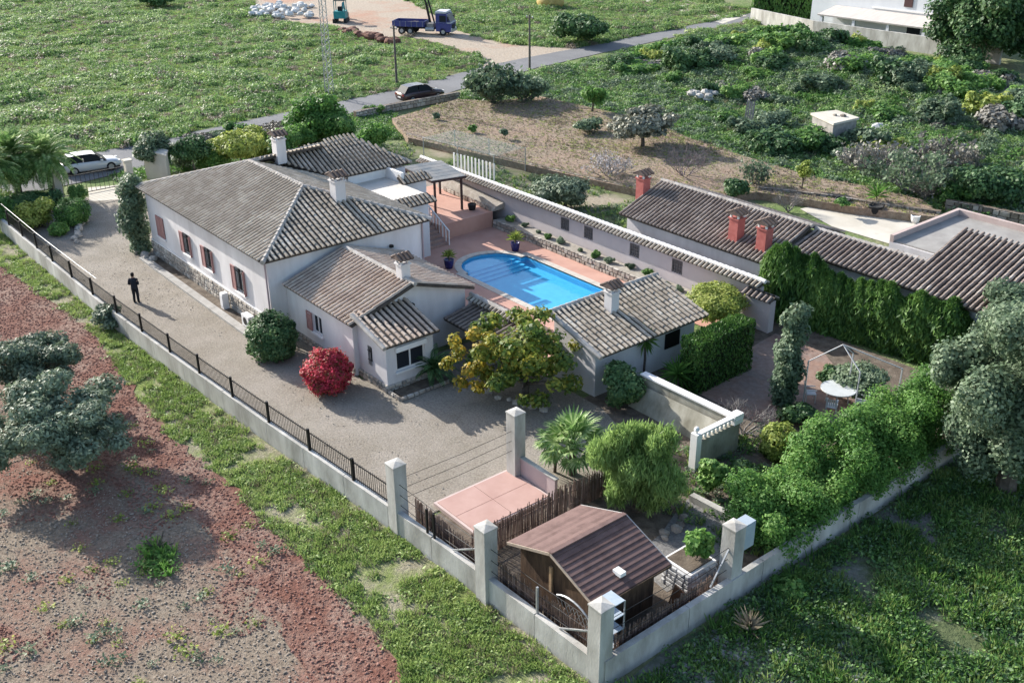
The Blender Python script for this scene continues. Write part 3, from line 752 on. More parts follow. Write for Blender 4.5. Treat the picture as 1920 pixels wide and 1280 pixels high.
roof(gp2, [((14.4, 20.12, 2.0), (16.3, 20.12, 2.0), (16.3, 19.7, 1.78), (14.4, 19.7, 1.78)), ((14.4, 20.12, 2.0), (16.3, 20.12, 2.0), (16.3, 20.5, 1.78), (14.4, 20.5, 1.78))], TILEN, 40, th=.05)
sw = thing('stone_bed', 'low rubble stone bed wall along the pool deck below the pink wall', 'stone wall', (3, 19.3, 0))
MB().box(-6.0, 13.5, 19.35, 20.3, 0, .52).build('bed', mat('bed_soil', (.34, .30, .25), (.50, .46, .40), 3, .95), sw)
stones(sw, [((-6.0, 19.33), (13.5, 19.33), (0, -1))], 0, .58, s=.3, depth=.14)
ws = thing('terrace_wall', 'sloping rubble stone wall beside the upper terrace under the pink wall', 'stone wall', (-9, 20, 0))
w = MB(); w.add([(-13, 19.7, UT), (-6.1, 19.3, UT), (-6.1, 20.3, UT), (-13, 20.3, UT), (-13, 20.1, 1.9), (-6.1, 19.6, 1.35), (-6.1, 20.32, 1.5), (-13, 20.32, 1.9)], [(4, 5, 6, 7), (0, 1, 5, 4), (1, 2, 6, 5), (3, 0, 4, 7)]); w.build('wall', STONE, ws)
stones(ws, [((-12, 19.62), (-6.2, 19.28), (0, -1))], UT, 1.4, s=.35)

# ------------------------------------------------------------ neighbour houses
nh = thing('neighbour_house', 'long low white house with dark ribbed tile roof and three red chimneys', 'house', (9, 24, 0))
w = MB(); w.box(3.5, 14.2, 22.2, 28.5, 0, 2.68)
w.add([(3.5, 22.2, 2.68), (3.5, 28.5, 2.68), (3.5, 25.5, 3.9), (3.75, 22.2, 2.68), (3.75, 28.5, 2.68), (3.75, 25.5, 3.9)], [(0, 1, 2), (3, 5, 4), (0, 3, 4, 1), (1, 4, 5, 2), (2, 5, 3, 0)]); w.build('wall', WHITE, nh)
roof(nh, [((3.1, 21.85, 2.75), (14.3, 21.85, 2.75), (14.3, 25.5, 4.1), (3.1, 25.5, 4.1)), ((3.1, 25.5, 4.1), (14.3, 25.5, 4.1), (14.3, 28.9, 2.9), (3.1, 28.9, 2.9))], TILEN, 300, ridges=[((3.1, 25.5, 4.12), (14.3, 25.5, 4.12))], colw=.28, w=.085)
stones(nh, [((3.5, 22.18), (14.2, 22.18), (0, -1))], 0, .7)
def roofpt(px, py, ze, ye, s):
    d = FW*CF + RT*(px-960) - UP*(py-640); t = (ze+s*(CAM[1]-ye)-CAM[2])/(d[2]-s*d[1]); return Vector(CAM+d*t)
for px, py, hh in ((1203, 363, .95), (1377, 450, 1.25), (1429, 468, 1.2)):
    p = roofpt(px, py, 2.75, 21.85, .37); chimney(nh, p.x, p.y+.1, p.z-.4, p.z+hh, .62, REDP, topm=WHITE2)
n2 = thing('neighbour_house', 'white neighbour house with broad ribbed roof behind the cypress hedge', 'house', (19, 26, 0))
w = MB(); w.box(14.6, 20.9, 24.1, 25.6, 0, 3.1); w.box(20.9, 29.5, 24.1, 29, 0, 3.1); w.build('wall', mat('wall_shade_blue', (.58, .59, .62), (.66, .67, .70), 1, .9), n2)  # white wall; the blue of its shaded side is put into the paint
s_ = .30; zz = lambda y: 3.2+s_*(y-23.7)
roof(n2, [((14.3, 23.7, zz(23.7)), (20.9, 23.7, zz(23.7)), (20.9, 26.0, zz(26.0)), (14.3, 25.9, zz(25.9))), ((20.9, 23.7, zz(23.7)), (30, 23.7, zz(23.7)), (30, 29.2, zz(29.2)), (20.9, 29.2, zz(29.2)))], TILEN, 300, colw=.30, w=.09, ridges=[((14.3, 25.9, zz(25.9)), (20.9, 26.0, zz(26)))], th=.14)
v = MB(); p = at(1600, 525, 1.9)
v.lathe((p.x, 24.07, p.z), [(.0, 0)], 4) if 0 else v.tube([(17.2, 24.1, 2.1), (17.2, 24.0, 2.1)], .13, 10); v.build('vent', DARKM, n2)
g = MB(); g.box(20.0, 20.9, 23.95, 24.09, 1.2, 2.2)
for i in range(6): g.box(20.0+i*.17, 20.04+i*.17, 23.86, 23.9, 1.1, 2.3)
g.box(19.9, 21.0, 23.84, 23.9, 2.3, 2.36); g.build('window', DARKM, n2)
lw = thing('garden_wall', 'bright white sloping wall end between the neighbour houses and the cypresses', 'wall', (15.3, 23.2, 0))
b = MB(); a = at(1478, 472, 2.9); c = at(1550, 530, 1.8)
b.add([(14.3, 23.3, 0), (17.2, 23.3, 0), (17.2, 23.3, 1.7), (14.3, 23.3, 3.0), (14.3, 23.55, 0), (17.2, 23.55, 0), (17.2, 23.55, 1.7), (14.3, 23.55, 3.0)], [(0, 1, 2, 3), (7, 6, 5, 4), (1, 5, 6, 2), (3, 2, 6, 7), (0, 3, 7, 4)]); b.build('wall', WHITE2, lw)
n3 = thing('flat_roof_house', 'flat roofed extension with pale pink parapet behind the ribbed roof', 'house', (20, 33, 0))
MB().box(16.4, 30, 30.1, 37.3, 0, 2.7).build('wall', WHITE, n3)
MB().box(16.6, 29.8, 30.2, 37.1, 2.7, 2.78).build('roof', mat('roof_screed', (.30, .28, .26), (.42, .40, .37), .8, .95, c3=(.5, .48, .45)), n3)
b = MB(); b.box(16.4, 16.62, 30.1, 37.3, 2.7, 3.12); b.box(16.62, 30, 37.08, 37.3, 2.7, 3.12); b.build('parapet', mat('parapet_pink', (.55, .42, .38), (.64, .52, .48), 1, .9), n3)
# dry field retaining walls
def rubble_wall(name, label, pts, h, th=.4, s=.4, z0=0, m=STONED, cat='stone wall'):
    t = thing(name, label, cat, (*pts[0], z0)); b = MB(); segs = []
    for a, c in zip(pts, pts[1:]):
        d = (Vector(c)-Vector(a)); n = Vector((d.y, -d.x)).normalized()
        b.prism([a, c, (c[0]-n.x*th, c[1]-n.y*th), (a[0]-n.x*th, a[1]-n.y*th)], z0, z0+h-.04); segs.append((a, c, (n.x, n.y)))
    b.build('core', mat('wall_core', (.14, .10, .07), (.24, .19, .14), 3, .95), t)
    stones(t, segs, z0, z0+h, m, s)
    return t
P = lambda *q: [tuple(at(x, y)[:2]) for x, y in q]
rubble_wall('retaining_wall', 'brown rubble wall holding up the dry field above the neighbour yard', P((762, 262), (880, 292), (1000, 322), (1180, 364)), .62)
rubble_wall('retaining_wall', 'brown rubble wall behind the cream patio of the neighbour house', P((1418, 368), (1560, 384), (1640, 398), (1760, 416)), .75)
rubble_wall('roadside_wall', 'low stone wall along the road beside the parked burgundy car', P((668, 224), (735, 210), (862, 186)), .75, m=STONE)
rubble_wall('rubble_wall', 'low heap-topped dark stone wall behind the flat roofed extension', P((1770, 395), (1840, 408), (1960, 432)), .8, s=.5)
# ------------------------------------------------------------ concrete boundary walls, pillars, metal fence
lw_pts = [(-26.5, -6.3), (-17, -6.2), (-8, -6.1), (1.8, -5.65), (9.4, -5.2), (17.9, -4.6), (23.1, -4.35), (28.7, -4.2)]
cw = thing('boundary_wall', 'long grey concrete wall between the gravel drive and the red field', 'wall', (1, -5.6, 0))
def panels(parent, pts, h, step, th=.22, z0=-.1):
    for a, b in zip(pts, pts[1:]):
        a = Vector(a); b = Vector(b); L = (b-a).length; n = max(1, round(L/step)); d = (b-a)/n; q = d.normalized(); nr = Vector((-q.y, q.x))*th
        for i in range(n):
            p0 = a+d*i+q*.012; p1 = a+d*(i+1)-q*.012
            MB().prism([p0[:], p1[:], (p1+nr)[:], (p0+nr)[:]], z0, h+random.uniform(-.015, .015)).build('wall_panel', CONC, parent)
panels(cw, lw_pts, 1.02, 3.2)
rw = thing('boundary_wall', 'shaded concrete wall along the dark rough lot on the garden side', 'wall', (28.8, 6, 0))
panels(rw, [(28.86, -4.0), (28.82, 3.5), (28.9, 9.0), (28.9, 14.6), (28.9, 19.0)], 1.0, 3.4)
for x, y, lb in ((18.25, -4.35, 'concrete pillar where the black metal fence ends beside the red slab'), (23.35, -4.2, 'concrete pillar between the reed screens in front of the shed'),
                 (28.55, -3.95, 'tall concrete corner pillar nearest the bottom of the photo'), (18.15, 1.35, 'concrete pillar at the inner corner of the red slab on the forecourt'), (28.5, 2.1, 'concrete pillar carrying a pale blue panel beside the stone planter')):
    t = thing('concrete_pillar', lb, 'pillar', (x, y, 0), group='square concrete pillars around the shed corner')
    b = MB(); b.box(x-.27, x+.27, y-.27, y+.27, 0, 2.92); b.build('shaft', CONC, t)
    b = MB(); e = .29; z = 2.92; b.add([(x-e, y-e, z), (x+e, y-e, z), (x+e, y+e, z), (x-e, y+e, z), (x-e, y-e, z+.05), (x+e, y-e, z+.05), (x+e, y+e, z+.05), (x-e, y+e, z+.05), (x, y, z+.13)], [(3, 2, 1, 0), (0, 1, 5, 4), (1, 2, 6, 5), (2, 3, 7, 6), (3, 0, 4, 7), (4, 5, 8), (5, 6, 8), (6, 7, 8), (7, 4, 8)]); b.build('cap', CONC, t)
mf = thing('metal_fence', 'black metal bar fence on top of the concrete wall beside the drive', 'fence', (-4, -5.5, 1))
fx = [-24.5, -21.7, -18.85, -16.0, -12.7, -9.35, -6.04, -2.93, .26, 3.29, 6.38, 9.47, 12.57, 15.6, 17.95]
def wy(x):
    for a, b in zip(lw_pts, lw_pts[1:]):
        if a[0] <= x <= b[0]: return a[1]+(b[1]-a[1])*(x-a[0])/(b[0]-a[0])+.12
    return -6.1
for x in fx:
    b = MB(); y = wy(x); b.box(x-.05, x+.05, y-.05, y+.05, 1.0, 2.02); b.build('post', DARKM, mf)
for x0, x1 in zip(fx, fx[1:]):
    y0, y1 = wy(x0), wy(x1)
    for z in (1.18, 1.88):
        MB().bar((x0+.05, y0, z), (x1-.05, y1, z), .03, .035).build('rail', DARKM, mf)
    b = MB(); n = int((x1-x0)/.125)
    for i in range(1, n):
        s = i/n; x = x0+(x1-x0)*s; y = y0+(y1-y0)*s; b.box(x-.008, x+.008, y-.008, y+.008, 1.08, 1.96)
    stuffpart(b.build('bars', DARKM, mf))
hp = MB(); hp.tube([(-26.2, -6.0, 2.0), (-18.8, -5.95, 1.95), (-12, -5.8, 1.95), (-9, -5.75, 2.0)], .022, 6)
hp.build('handrail', GREYM, mf)

# ------------------------------------------------------------ red slab with low walls
sl = thing('paved_slab', 'raised red paved slab with four panels and pale pink kerb beside the forecourt', 'terrace', (19, -.6, 0))
MB().box(17.75, 20.35, -2.45, 1.3, 0, .16).build('kerb', mat('kerb_pink', (.60, .47, .43), (.68, .55, .51), 1, .9), sl)
for i in range(2):
    for j in range(2):
        MB().box(17.86+i*1.22, 19.06+i*1.22, -2.34+j*1.78, -.58+j*1.78, .155, .185).build('paving_slab', mat('slab_red', (.50, .31, .265), (.58, .38, .33), .9, .85, .1, 20, dist=.01), sl)
pk = thing('low_wall', 'low pale pink wall running from the inner pillar towards the fan palm', 'wall', (19.6, 1.6, 0))
MB().box(18.43, 20.5, 1.36, 1.5, 0, .95).build('wall', PINKP if 0 else mat('wall_pale_pink', (.60, .47, .46), (.68, .56, .54), .7, .9), pk)
MB().box(18.43, 20.55, 1.33, 1.53, .953, 1.0).build('coping', CONC, pk)
# reed screens
REED = mat('dry_reed', (.16, .10, .075), (.30, .21, .17), 3, .9, isl=.5)
def reeds(name, label, a, b, h, z0=0, dens=34):
    a = Vector(a); b = Vector(b); L = (b-a).length; d = (b-a).normalized(); t = thing(name, label, 'screen', (*((a+b)/2), z0), group='dry reed screens around the shed yard')
    m = MB(); n = int(L*dens); rr = random.Random(int(L*100)); nr = Vector((-d.y, d.x))
    for i in range(n):
        p = a+d*((i+.5)*L/n)+nr*rr.uniform(-.02, .02); w = rr.uniform(.014, .03); hh = h*rr.uniform(.85, 1.08); q = p+d*rr.uniform(-.05, .05)
        m.bar((p.x, p.y, z0), (q.x, q.y, z0+hh), w, w)
    stuffpart(m.build('reeds', REED, t))
    for z in (.25*h, .7*h): MB().bar((*a, z0+z), (*b, z0+z), .03, .03).build('rail', REED, t)
    return t
reeds('reed_screen', 'reed screen on the fence side of the red slab', (18.5, -3.75), (23.1, -3.9), 1.3)
reeds('reed_screen', 'reed screen between the red slab and the shed', (21.55, -3.5), (21.4, 1.2), 1.3)
reeds('reed_screen', 'reed screen continuing behind the shed towards the pepper tree', (21.4, 1.3), (21.5, 4.6), 1.3)
reeds('reed_screen', 'reed screen between the shed and the concrete pillar with rounded trellis', (23.7, -3.85), (28.2, -3.75), 1.5)
reeds('reed_screen', 'reed screen along the garden wall below the shed roof', (28.4, -3.2), (28.4, 1.6), 1.25)
wf = thing('wire_fence', 'thin wire fence strung between the concrete pillars', 'fence', (23.4, -4.2, 1))
for a, b in (((18.5, -4.4), (23.1, -4.25)), ((23.6, -4.2), (28.3, -4.0)), ((18.2, -4.1), (18.2, 1.1)), ((28.55, -3.7), (28.55, 1.9))):
    m = MB()
    for z in (1.3, 1.75, 2.2): m.tube([(*a, z), ((a[0]+b[0])/2, (a[1]+b[1])/2, z-.06), (*b, z)], .012, 4)
    stuffpart(m.build('wires', DARKM, wf))
for x, y in ((20.2, -4.4), (20.6, -4.38), (25.9, -4.15)):
    MB().box(x-.035, x+.035, y-.035, y+.035, 1.0, 2.05).build('post', DARKM if x < 24 else GREYM, wf)
for a, b in (((21.6, -4.3, 1.05), (23.05, -4.2, 1.9)), ((26.9, -4.1, 1.05), (28.25, -3.95, 1.75)), ((28.6, 1.0, 1.05), (28.55, 1.9, 2.2))):
    MB().bar(a, b, .05, .05).build('brace', GREYM, wf)
# ------------------------------------------------------------ shed
sh = thing('garden_shed', 'dark wooden garden shed with brown shingled gable roof in the fenced corner', 'shed', (25.6, -1.6, 0))
BR = mat('shed_shingle', (.13, .075, .065), (.21, .13, .115), 2.5, .8, .3, 60, isl=.25, objr=.25, dist=.01)
se, srz, sx0, sx1, sxr, sy0, sy1 = 1.98, 2.78, 23.45, 27.75, 25.6, -3.35, -.05
for i in range(22):
    x = 23.85+i*.165
    MB().box(x, x+.16, sy0+.22, sy0+.25, 0, se-.02+ (srz-se)*(1-abs(x+.08-sxr)/2.2)*.9).build('plank', WOODD, sh)
for i in range(18):
    y = sy0+.25+i*.16
    MB().box(27.2, 27.23, y, y+.155, 0, se+.1).build('plank', WOODD, sh)
    MB().box(23.9, 23.93, y, y+.155, 0, se+.1).build('plank', WOODD, sh)
MB().box(23.93, 27.2, sy0+.26, sy1-.2, .02, se-.1).build('body', WOODD, sh)
MB().box(25.4, 25.52, sy0+.12, sy0+.2, 1.1, 2.1).build('post', mat('raw_timber', (.38, .24, .13), (.5, .34, .2), 5), sh)
ro = MB(); ro.slab([(sx0, sy0, se), (sxr, sy0, srz), (sxr, sy1, srz), (sx0, sy1, se)], .05); ro.slab([(sxr, sy0, srz), (sx1, sy0, se), (sx1, sy1, se), (sxr, sy1, srz)], .05)
rf = ro.build('roof', WOODD, sh)
for sd in (-1, 1):
    xe = sx0 if sd < 0 else sx1; n = 11
    for i in range(n):
        s0, s1 = i/n, (i+1)/n+.03
        f = lambda s, k: (xe+(sxr-xe)*min(s, 1), se+(srz-se)*min(s, 1)+k)
        (xa, za), (xb, zb) = f(s0, .045), f(s1, .012)
        m = MB(); m.add([(xa, sy0, za), (xa, sy1, za), (xb, sy1, zb), (xb, sy0, zb), (xa, sy0, za-.04), (xa, sy1, za-.04)], [(0, 1, 2, 3) if sd < 0 else (3, 2, 1, 0), (0, 4, 5, 1) if sd < 0 else (1, 5, 4, 0)]); m.build('shingle', BR, rf)
MB().bar((sxr, sy0-.01, srz+.03), (sxr, sy1+.01, srz+.03), .16, .05).build('ridge_cap', BR, rf)
LT = mat('barge_board', (.40, .31, .24), (.52, .42, .34), 4)
for xe in (sx0, sx1):
    for y in (sy0-.03, sy1+.03): MB().bar((xe, y, se-.02), (sxr, y, srz-.02), .03, .1).build('barge_board', LT if y < -1 else mat('metal_trim', (.5, .48, .46)), rf)
MB().bar((sx1+.03, sy0, se-.01), (sx1+.03, sy1, se-.01), .05, .07).build('gutter', WOODD, rf)
b = MB(); b.box(27.05, 27.4, -2.0, -1.75, 2.22, 2.36); b.build('roof_vent', WHITE2, rf)
tr = thing('arched_trellis', 'arched metal trellis leaning in front of the dark shed', 'trellis', (26.8, -3.6, 0))
ar_ = MB(); pts = [(25.8+1.15*(1-math.cos(a)), -3.62, .9+1.0*math.sin(a)) for a in np.linspace(.9, PI-.2, 12)]
ar_.tube(pts, .035, 6); ar_.build('arch', GREYM, tr)
lt = MB()
for i in range(9):
    x = 26.2+i*.19
    lt.bar((x, -3.6, .5), (x+.55, -3.6, 1.6), .012, .012); lt.bar((x+.55, -3.6, .5), (x, -3.6, 1.6), .012, .012)
stuffpart(lt.build('lattice', GREYM, tr))
rk = thing('storage_rack', 'pale metal shelf rack behind the tall corner pillar', 'rack', (28.2, -3.0, 0))
for x, y in ((27.75, -3.45), (28.35, -3.45), (27.75, -2.75), (28.35, -2.75)): MB().box(x-.02, x+.02, y-.02, y+.02, 0, 2.35).build('upright', GREYM, rk)
for z in (.7, 1.25, 1.8, 2.33): MB().box(27.75, 28.35, -3.45, -2.75, z, z+.03).build('shelf', mat('rack_blue', (.42, .50, .58), (.5, .57, .64), 4, .5), rk)
bx = thing('panel_cabinet', 'pale blue meter cabinet fixed beside the concrete pillar by the hedge', 'cabinet', (28.4, 2.7, 1.5))
MB().box(28.15, 28.6, 2.42, 3.1, 1.75, 2.75).build('body', mat('cabinet_blue', (.40, .47, .53), (.46, .53, .58), 4, .5), bx); MB().box(28.603, 28.62, 2.47, 3.05, 1.8, 2.7).build('door', MATS['cabinet_blue'], bx)
# planter by pillar 4
pt = thing('stone_planter', 'white stone clad planter with a leafy shrub near the garden pillar', 'planter', (27.1, 1.6, 0))
MB().box(26.5, 27.75, 1.0, 2.3, 0, 1.0).build('body', WHITE2, pt); MB().box(26.6, 27.65, 1.1, 2.2, 1.0, 1.04).build('soil', SOIL, pt)
stones(pt, [((27.76, 1.0), (27.76, 2.3), (1, 0)), ((26.5, .99), (27.75, .99), (0, -1))], 0, .95, mat('white_stone', (.45, .45, .46), (.66, .66, .66), 3, .9, isl=.4), .25, .06)
kb = thing('garden_kerb', 'pale concrete garden kerb beside the grey gravel path', 'kerb', (24, 6, 0))
MB().prism([tuple(at(x, y)[:2]) for x, y in ((1292, 940), (1300, 935), (1397, 985), (1390, 992))], 0, .3).build('kerb', CONC, kb)
pa = thing('plank_edging', 'short orange brown edging board beside the dark shed', 'edging', (27.8, -.2, 0))
MB().bar((27.6, .3, .55), (28.2, .3, .4), .05, .9).build('board', mat('orange_board', (.32, .15, .08), (.42, .22, .12), 4), pa)
# ------------------------------------------------------------ balustrade wall (garden terrace)
tw = thing('balustrade_wall', 'cream garden wall with balustrade and white finials around the pepper tree', 'wall', (20, 9, 0))
TWM = mat('wall_cream', (.26, .24, .18), (.56, .53, .44), 1.1, .92, c3=(.66, .63, .55), stretch=(1, 1, .5))
MB().prism([(17.3, 9.42), (22.6, 9.5), (22.6, 9.75), (17.3, 9.67)], 0, 1.5).build('wall', TWM, tw)
MB().prism([(22.35, 7.2), (22.6, 7.2), (22.6, 9.5), (22.35, 9.5)], 0, 1.35).build('wall', TWM, tw)
MB().prism([(17.2, 9.36), (22.7, 9.44), (22.7, 9.81), (17.2, 9.73)], 1.503, 1.58).build('coping', WHITE2, tw)
MB().box(22.3, 22.68, 9.3, 9.85, 1.35, 1.78).build('corner_post', WHITE2, tw); MB().box(22.32, 22.66, 7.0, 7.3, 0, 1.75).build('end_post', WHITE2, tw)
for i in range(8):
    y = 7.45+i*.25; MB().lathe((22.48, y, 1.35), [(.05, 0), (.075, .08), (.04, .2), (.05, .27)], 8).build('baluster', WHITE2, tw)
MB().box(22.36, 22.6, 7.3, 9.3, 1.62, 1.7).build('rail', WHITE2, tw)
MB().lathe((22.49, 7.15, 1.75), [(.05, 0), (.05, .06), (.12, .16), (.08, .27), (.01, .3)], 10).build('finial', WHITE2, tw)
bd = thing('raised_bed_wall', 'pale sloping inner retaining wall face below the balustrade', 'wall', (19, 8.8, 0))
MB().add([(17, 9.3, 0), (22.3, 9.3, 0), (22.3, 8.9, 0), (17, 8.9, 0), (17, 9.3, 1.1), (22.3, 9.3, 1.2)], [(3, 2, 5, 4), (0, 1, 2, 3), (0, 3, 4), (1, 5, 2), (0, 4, 5, 1)]).build('wall', TWM, bd)
# ------------------------------------------------------------ gazebo, table and chairs
gz_ = thing('gazebo_frame', 'bare white pyramid gazebo frame over the paved sitting corner', 'gazebo', (23.4, 16.6, 0))
ap = over((23.3, 16.7), 1581, 646); ap = Vector((ap.x, ap.y, ap.z))
cs = [at(1516, 677, 2.15), at(1613, 698, 2.15), at(1692, 691, 2.15), at(1600, 662, 2.15)]
WM = mat('frame_white', (.62, .62, .62), None, rough=.4)
for c in cs:
    m = MB(); m.bar(ap, c, .038, .038); m.build('roof_bar', WM, gz_)
    m = MB(); m.box(c.x-.025, c.x+.025, c.y-.025, c.y+.025, .02, c.z); m.build('leg', WM, gz_)
tb = thing('round_table', 'round pale garden table between white chairs under the gazebo frame', 'table', (22.9, 16.35, .024))
b = MB(); b.lathe((22.9, 16.35, .024), [(.78, .70), (.8, .72), (.8, .745), (.78, .755)], 32); b.build('tabletop', mat('table_top', (.60, .62, .60), (.68, .70, .68), 3, .4), tb)
for a in range(4):
    c, s = math.cos(a*PI/2+.5), math.sin(a*PI/2+.5); b = MB(); b.tube([(22.9+.5*c, 16.35+.5*s, .024), (22.9+.4*c, 16.35+.4*s, .72)], .03, 6); b.build('leg', WM, tb)
def chair_at(x, y, rz, label, src=[None]):
    if src[0] is None:
        t = thing('garden_chair', label, 'chair', (0, 0, 0), local=True, group='white garden chairs round the table')
        b = MB(); b.box(-.24, .24, -.23, .23, .42, .45); b.build('seat', WM, t)
        for sx in (-.22, .22):
            for sy in (-.21, .21): b = MB(); b.box(sx-.018, sx+.018, sy-.018, sy+.018, 0, .42); b.build('leg', WM, t)
            b = MB(); b.box(sx-.02, sx+.02, -.23, .2, .63, .66); b.build('armrest', WM, t)
            b = MB(); b.bar((sx, .21, .42), (sx, .3, .92), .035, .035); b.build('back_post', WM, t)
        for i in range(5):
            xx = -.17+i*.085; b = MB(); b.bar((xx, .23, .5), (xx, .29, .88), .05, .015); b.build('back_slat', WM, t)
        src[0] = t
    else: t = copy_tree(src[0])
    t['label'] = label; t.location = (x, y, .024); t.rotation_euler = (0, 0, rz)
chair_at(22.0, 15.55, 2.35, 'white garden chair on the balustrade side of the round table')
chair_at(24.0, 16.6, -1.2, 'white garden chair on the boundary hedge side of the round table')
chair_at(22.3, 17.4, .6, 'white garden chair on the cypress side of the round table')
chair_at(23.35, 15.25, 3.6, 'white garden chair closest to the leafy hedge top at the round table')
# ------------------------------------------------------------ small garden things
def pot(x, y, z, r_, h, label, m, name='flower_pot'):
    t = thing(name, label, 'plant pot', (x, y, z)); b = MB(); b.lathe((x, y, z), [(r_*.75, 0), (r_*.97, h*.55), (r_, h*.9), (r_*1.08, h), (r_*.9, h), (r_*.85, h*.9)], 14, cap=True); b.build('pot', m, t, True); return t
BLUE = mat('glazed_blue', (.02, .02, .11), (.035, .035, .16), 4, .25)
POT1 = pot(-1.95, 12.66, .03, .3, .55, 'dark blue glazed pot with a yucca at the rounded pool end', BLUE)
POT2 = pot(-1.6, 17.55, .03, .28, .55, 'dark blue glazed pot with a bright spiky plant on the pool coping', BLUE)
POT3 = pot(-7.3, 18.5, UT, .28, .4, 'dark pot with a trailing plant beside the pergola post', BLACK)
ac = thing('air_conditioner', 'white air conditioner unit standing on the walkway beside the villa plinth', 'air conditioner', (-1.7, -.5, 0))
MB().box(-2.15, -1.35, -.75, -.4, .2, .85).build('body', WHITE2, ac); b = MB(); b.tube([(-1.75, -.76, .53), (-1.75, -.755, .53)], .22, 16); b.build('fan_grille', DARKM, ac)
for x in (-2.05, -1.45): MB().box(x-.04, x+.04, -.72, -.43, .135, .2).build('foot', DARKM, ac)
wk = thing('walkway', 'narrow concrete walkway strip along the foot of the villa', 'walkway', (-8, -.8, 0))
for i in range(10): MB().box(-15.6+i*1.46, -15.6+i*1.46+1.44, -1.15, -.7, .0, .13).build('paving_slab', mat('walkway_concrete', (.38, .36, .33), (.50, .48, .45), 2, .95), wk)
MB().box(-15.6, -1.1, -.68, -.12, .0, .03).build('bed', SOIL, wk)
wg = thing('white_box', 'small white meter box standing against the villa plinth', 'meter box', (-5, -.2, 0)); MB().box(-5.3, -4.95, -.5, -.16, .03, .95).build('body', WHITE2, wg); MB().box(-5.28, -4.97, -.52, -.503, .2, .85).build('door', WHITE2, wg)
# driveway kerbs and stones
def rocks(name, label, pts, s, m=STONE, cat='stones', seed=1, h=.6):
    t = thing(name, label, cat, (*pts[0][:2], 0)); rr = random.Random(seed)
    for p in pts:
        b = MB(); k = s*rr.uniform(.7, 1.25); b.blob((p[0], p[1], k*h*.35+ (p[2] if len(p) > 2 else 0)), k*.55, k*.5, k*h*.55, 7, 5, .22, rnd=rr); b.build('stone', m, t)
    return t
def along(pts, step, jit=.1, seed=2):
    rr = random.Random(seed); out = []
    for a, b in zip(pts, pts[1:]):
        a = Vector(a); b = Vector(b); n = max(1, int((b-a).length/step))
        for i in range(n): p = a+(b-a)*(i/n); out.append((p.x+rr.uniform(-jit, jit), p.y+rr.uniform(-jit, jit)))
    return out
rocks('stone_edging', 'row of pale stones edging the persimmon bed on the forecourt', along(P((895, 692), (918, 735), (935, 748), (985, 760), (1040, 775)), .42), .4)
rocks('stone_edging', 'curved row of pale stones around the entrance bed', along(P((140, 455), (150, 428), (165, 410)), .5), .5)
rocks('stone_edging', 'stones at the foot of the climbing plant by the villa corner', along(P((258, 470), (275, 485), (300, 492)), .5), .5)
rocks('stone_edging', 'dark rounded stones edging the gravel path beside the shed', along(P((1240, 1010), (1275, 985), (1285, 965)), .35), .38, STONED)
rocks('rubble_pile', 'scatter of pale rubble stones beyond the bare shrubs at the edge of the scrub', [(*at(1840+random.uniform(-1, 1)*70, 285+random.uniform(-1, 1)*32)[:2],) for _ in range(46)], 1.0, mat('rubble_pale', (.42, .40, .37), (.60, .58, .54), 1, .95, objr=.4), seed=9)
rocks('broken_stones', 'small heap of broken white stones in the green scrub beside the grey tree', [(*at(1318+random.uniform(-1, 1)*24, 192+random.uniform(-1, 1)*6)[:2], random.uniform(.3, .9)) for _ in range(16)], .8, MATS['rubble_pale'], seed=4)
rocks('stone_heap', 'heap of white stones and sacks at the edge of the dirt lot', [(*at(530+random.uniform(-1, 1)*58, 25+random.uniform(-1, 1)*12)[:2], random.uniform(0, .5)) for _ in range(60)], 1.1, mat('heap_white', (.6, .6, .58), (.75, .75, .73), 1, .9, objr=.3), seed=6)
rocks('soil_heap', 'line of dark red earth clods along the dirt lot edge', [(*at(640+i*3+random.uniform(-4, 4), 58+i*.75+random.uniform(-4, 4))[:2],) for i in range(36)], 1.2, mat('red_earth', (.14, .06, .04), (.22, .11, .08), 2, .95), seed=8)
# green net enclosure
gn = thing('net_enclosure', 'green net enclosure with white slatted front behind the tiled wall', 'enclosure', (-18, 26.5, 0))
NET = bpy.data.materials.new('green_net'); NET.use_nodes = True; t_ = NET.node_tree; pb = t_.nodes['Principled BSDF']; pb.inputs['Base Color'].default_value = (.10, .17, .15, 1)
tp = t_.nodes.new('ShaderNodeBsdfTransparent'); mx_ = t_.nodes.new('ShaderNodeMixShader'); mx_.inputs[0].default_value = .22
t_.links.new(tp.outputs[0], mx_.inputs[1]); t_.links.new(pb.outputs[0], mx_.inputs[2]); t_.links.new(mx_.outputs[0], t_.nodes['Material Output'].inputs[0])
a, b = Vector((-22.3, 25.0)), Vector((-14.3, 25.9)); d = (b-a)/20; nrm = Vector((-.1, 1)).normalized()*3.4
for i in range(21):
    p = a+d*i
    if i > 8: MB().box(p.x-.09, p.x+.09, p.y-.03, p.y+.03, 0, 1.35).build('slat', WHITE2, gn)
for p in (a, (a+b)/2, b, a+nrm, b+nrm, (a+b)/2+nrm): MB().tube([(p.x, p.y, 0), (p.x, p.y, 1.9)], .04, 6).build('post', GREYM, gn)
MB().sheet([a[:], b[:], (b+nrm)[:], (a+nrm)[:]], 1.9).build('roof_net', NET, gn)
m = MB(); m.add([(*a, 1.3), (*b, 1.3), (*b, 1.9), (*a, 1.9)], [(0, 1, 2, 3)]); m.add([(*b, 0), (*(b+nrm), 0), (*(b+nrm), 1.9), (*b, 1.9)], [(0, 1, 2, 3)]); m.build('side_net', NET, gn)
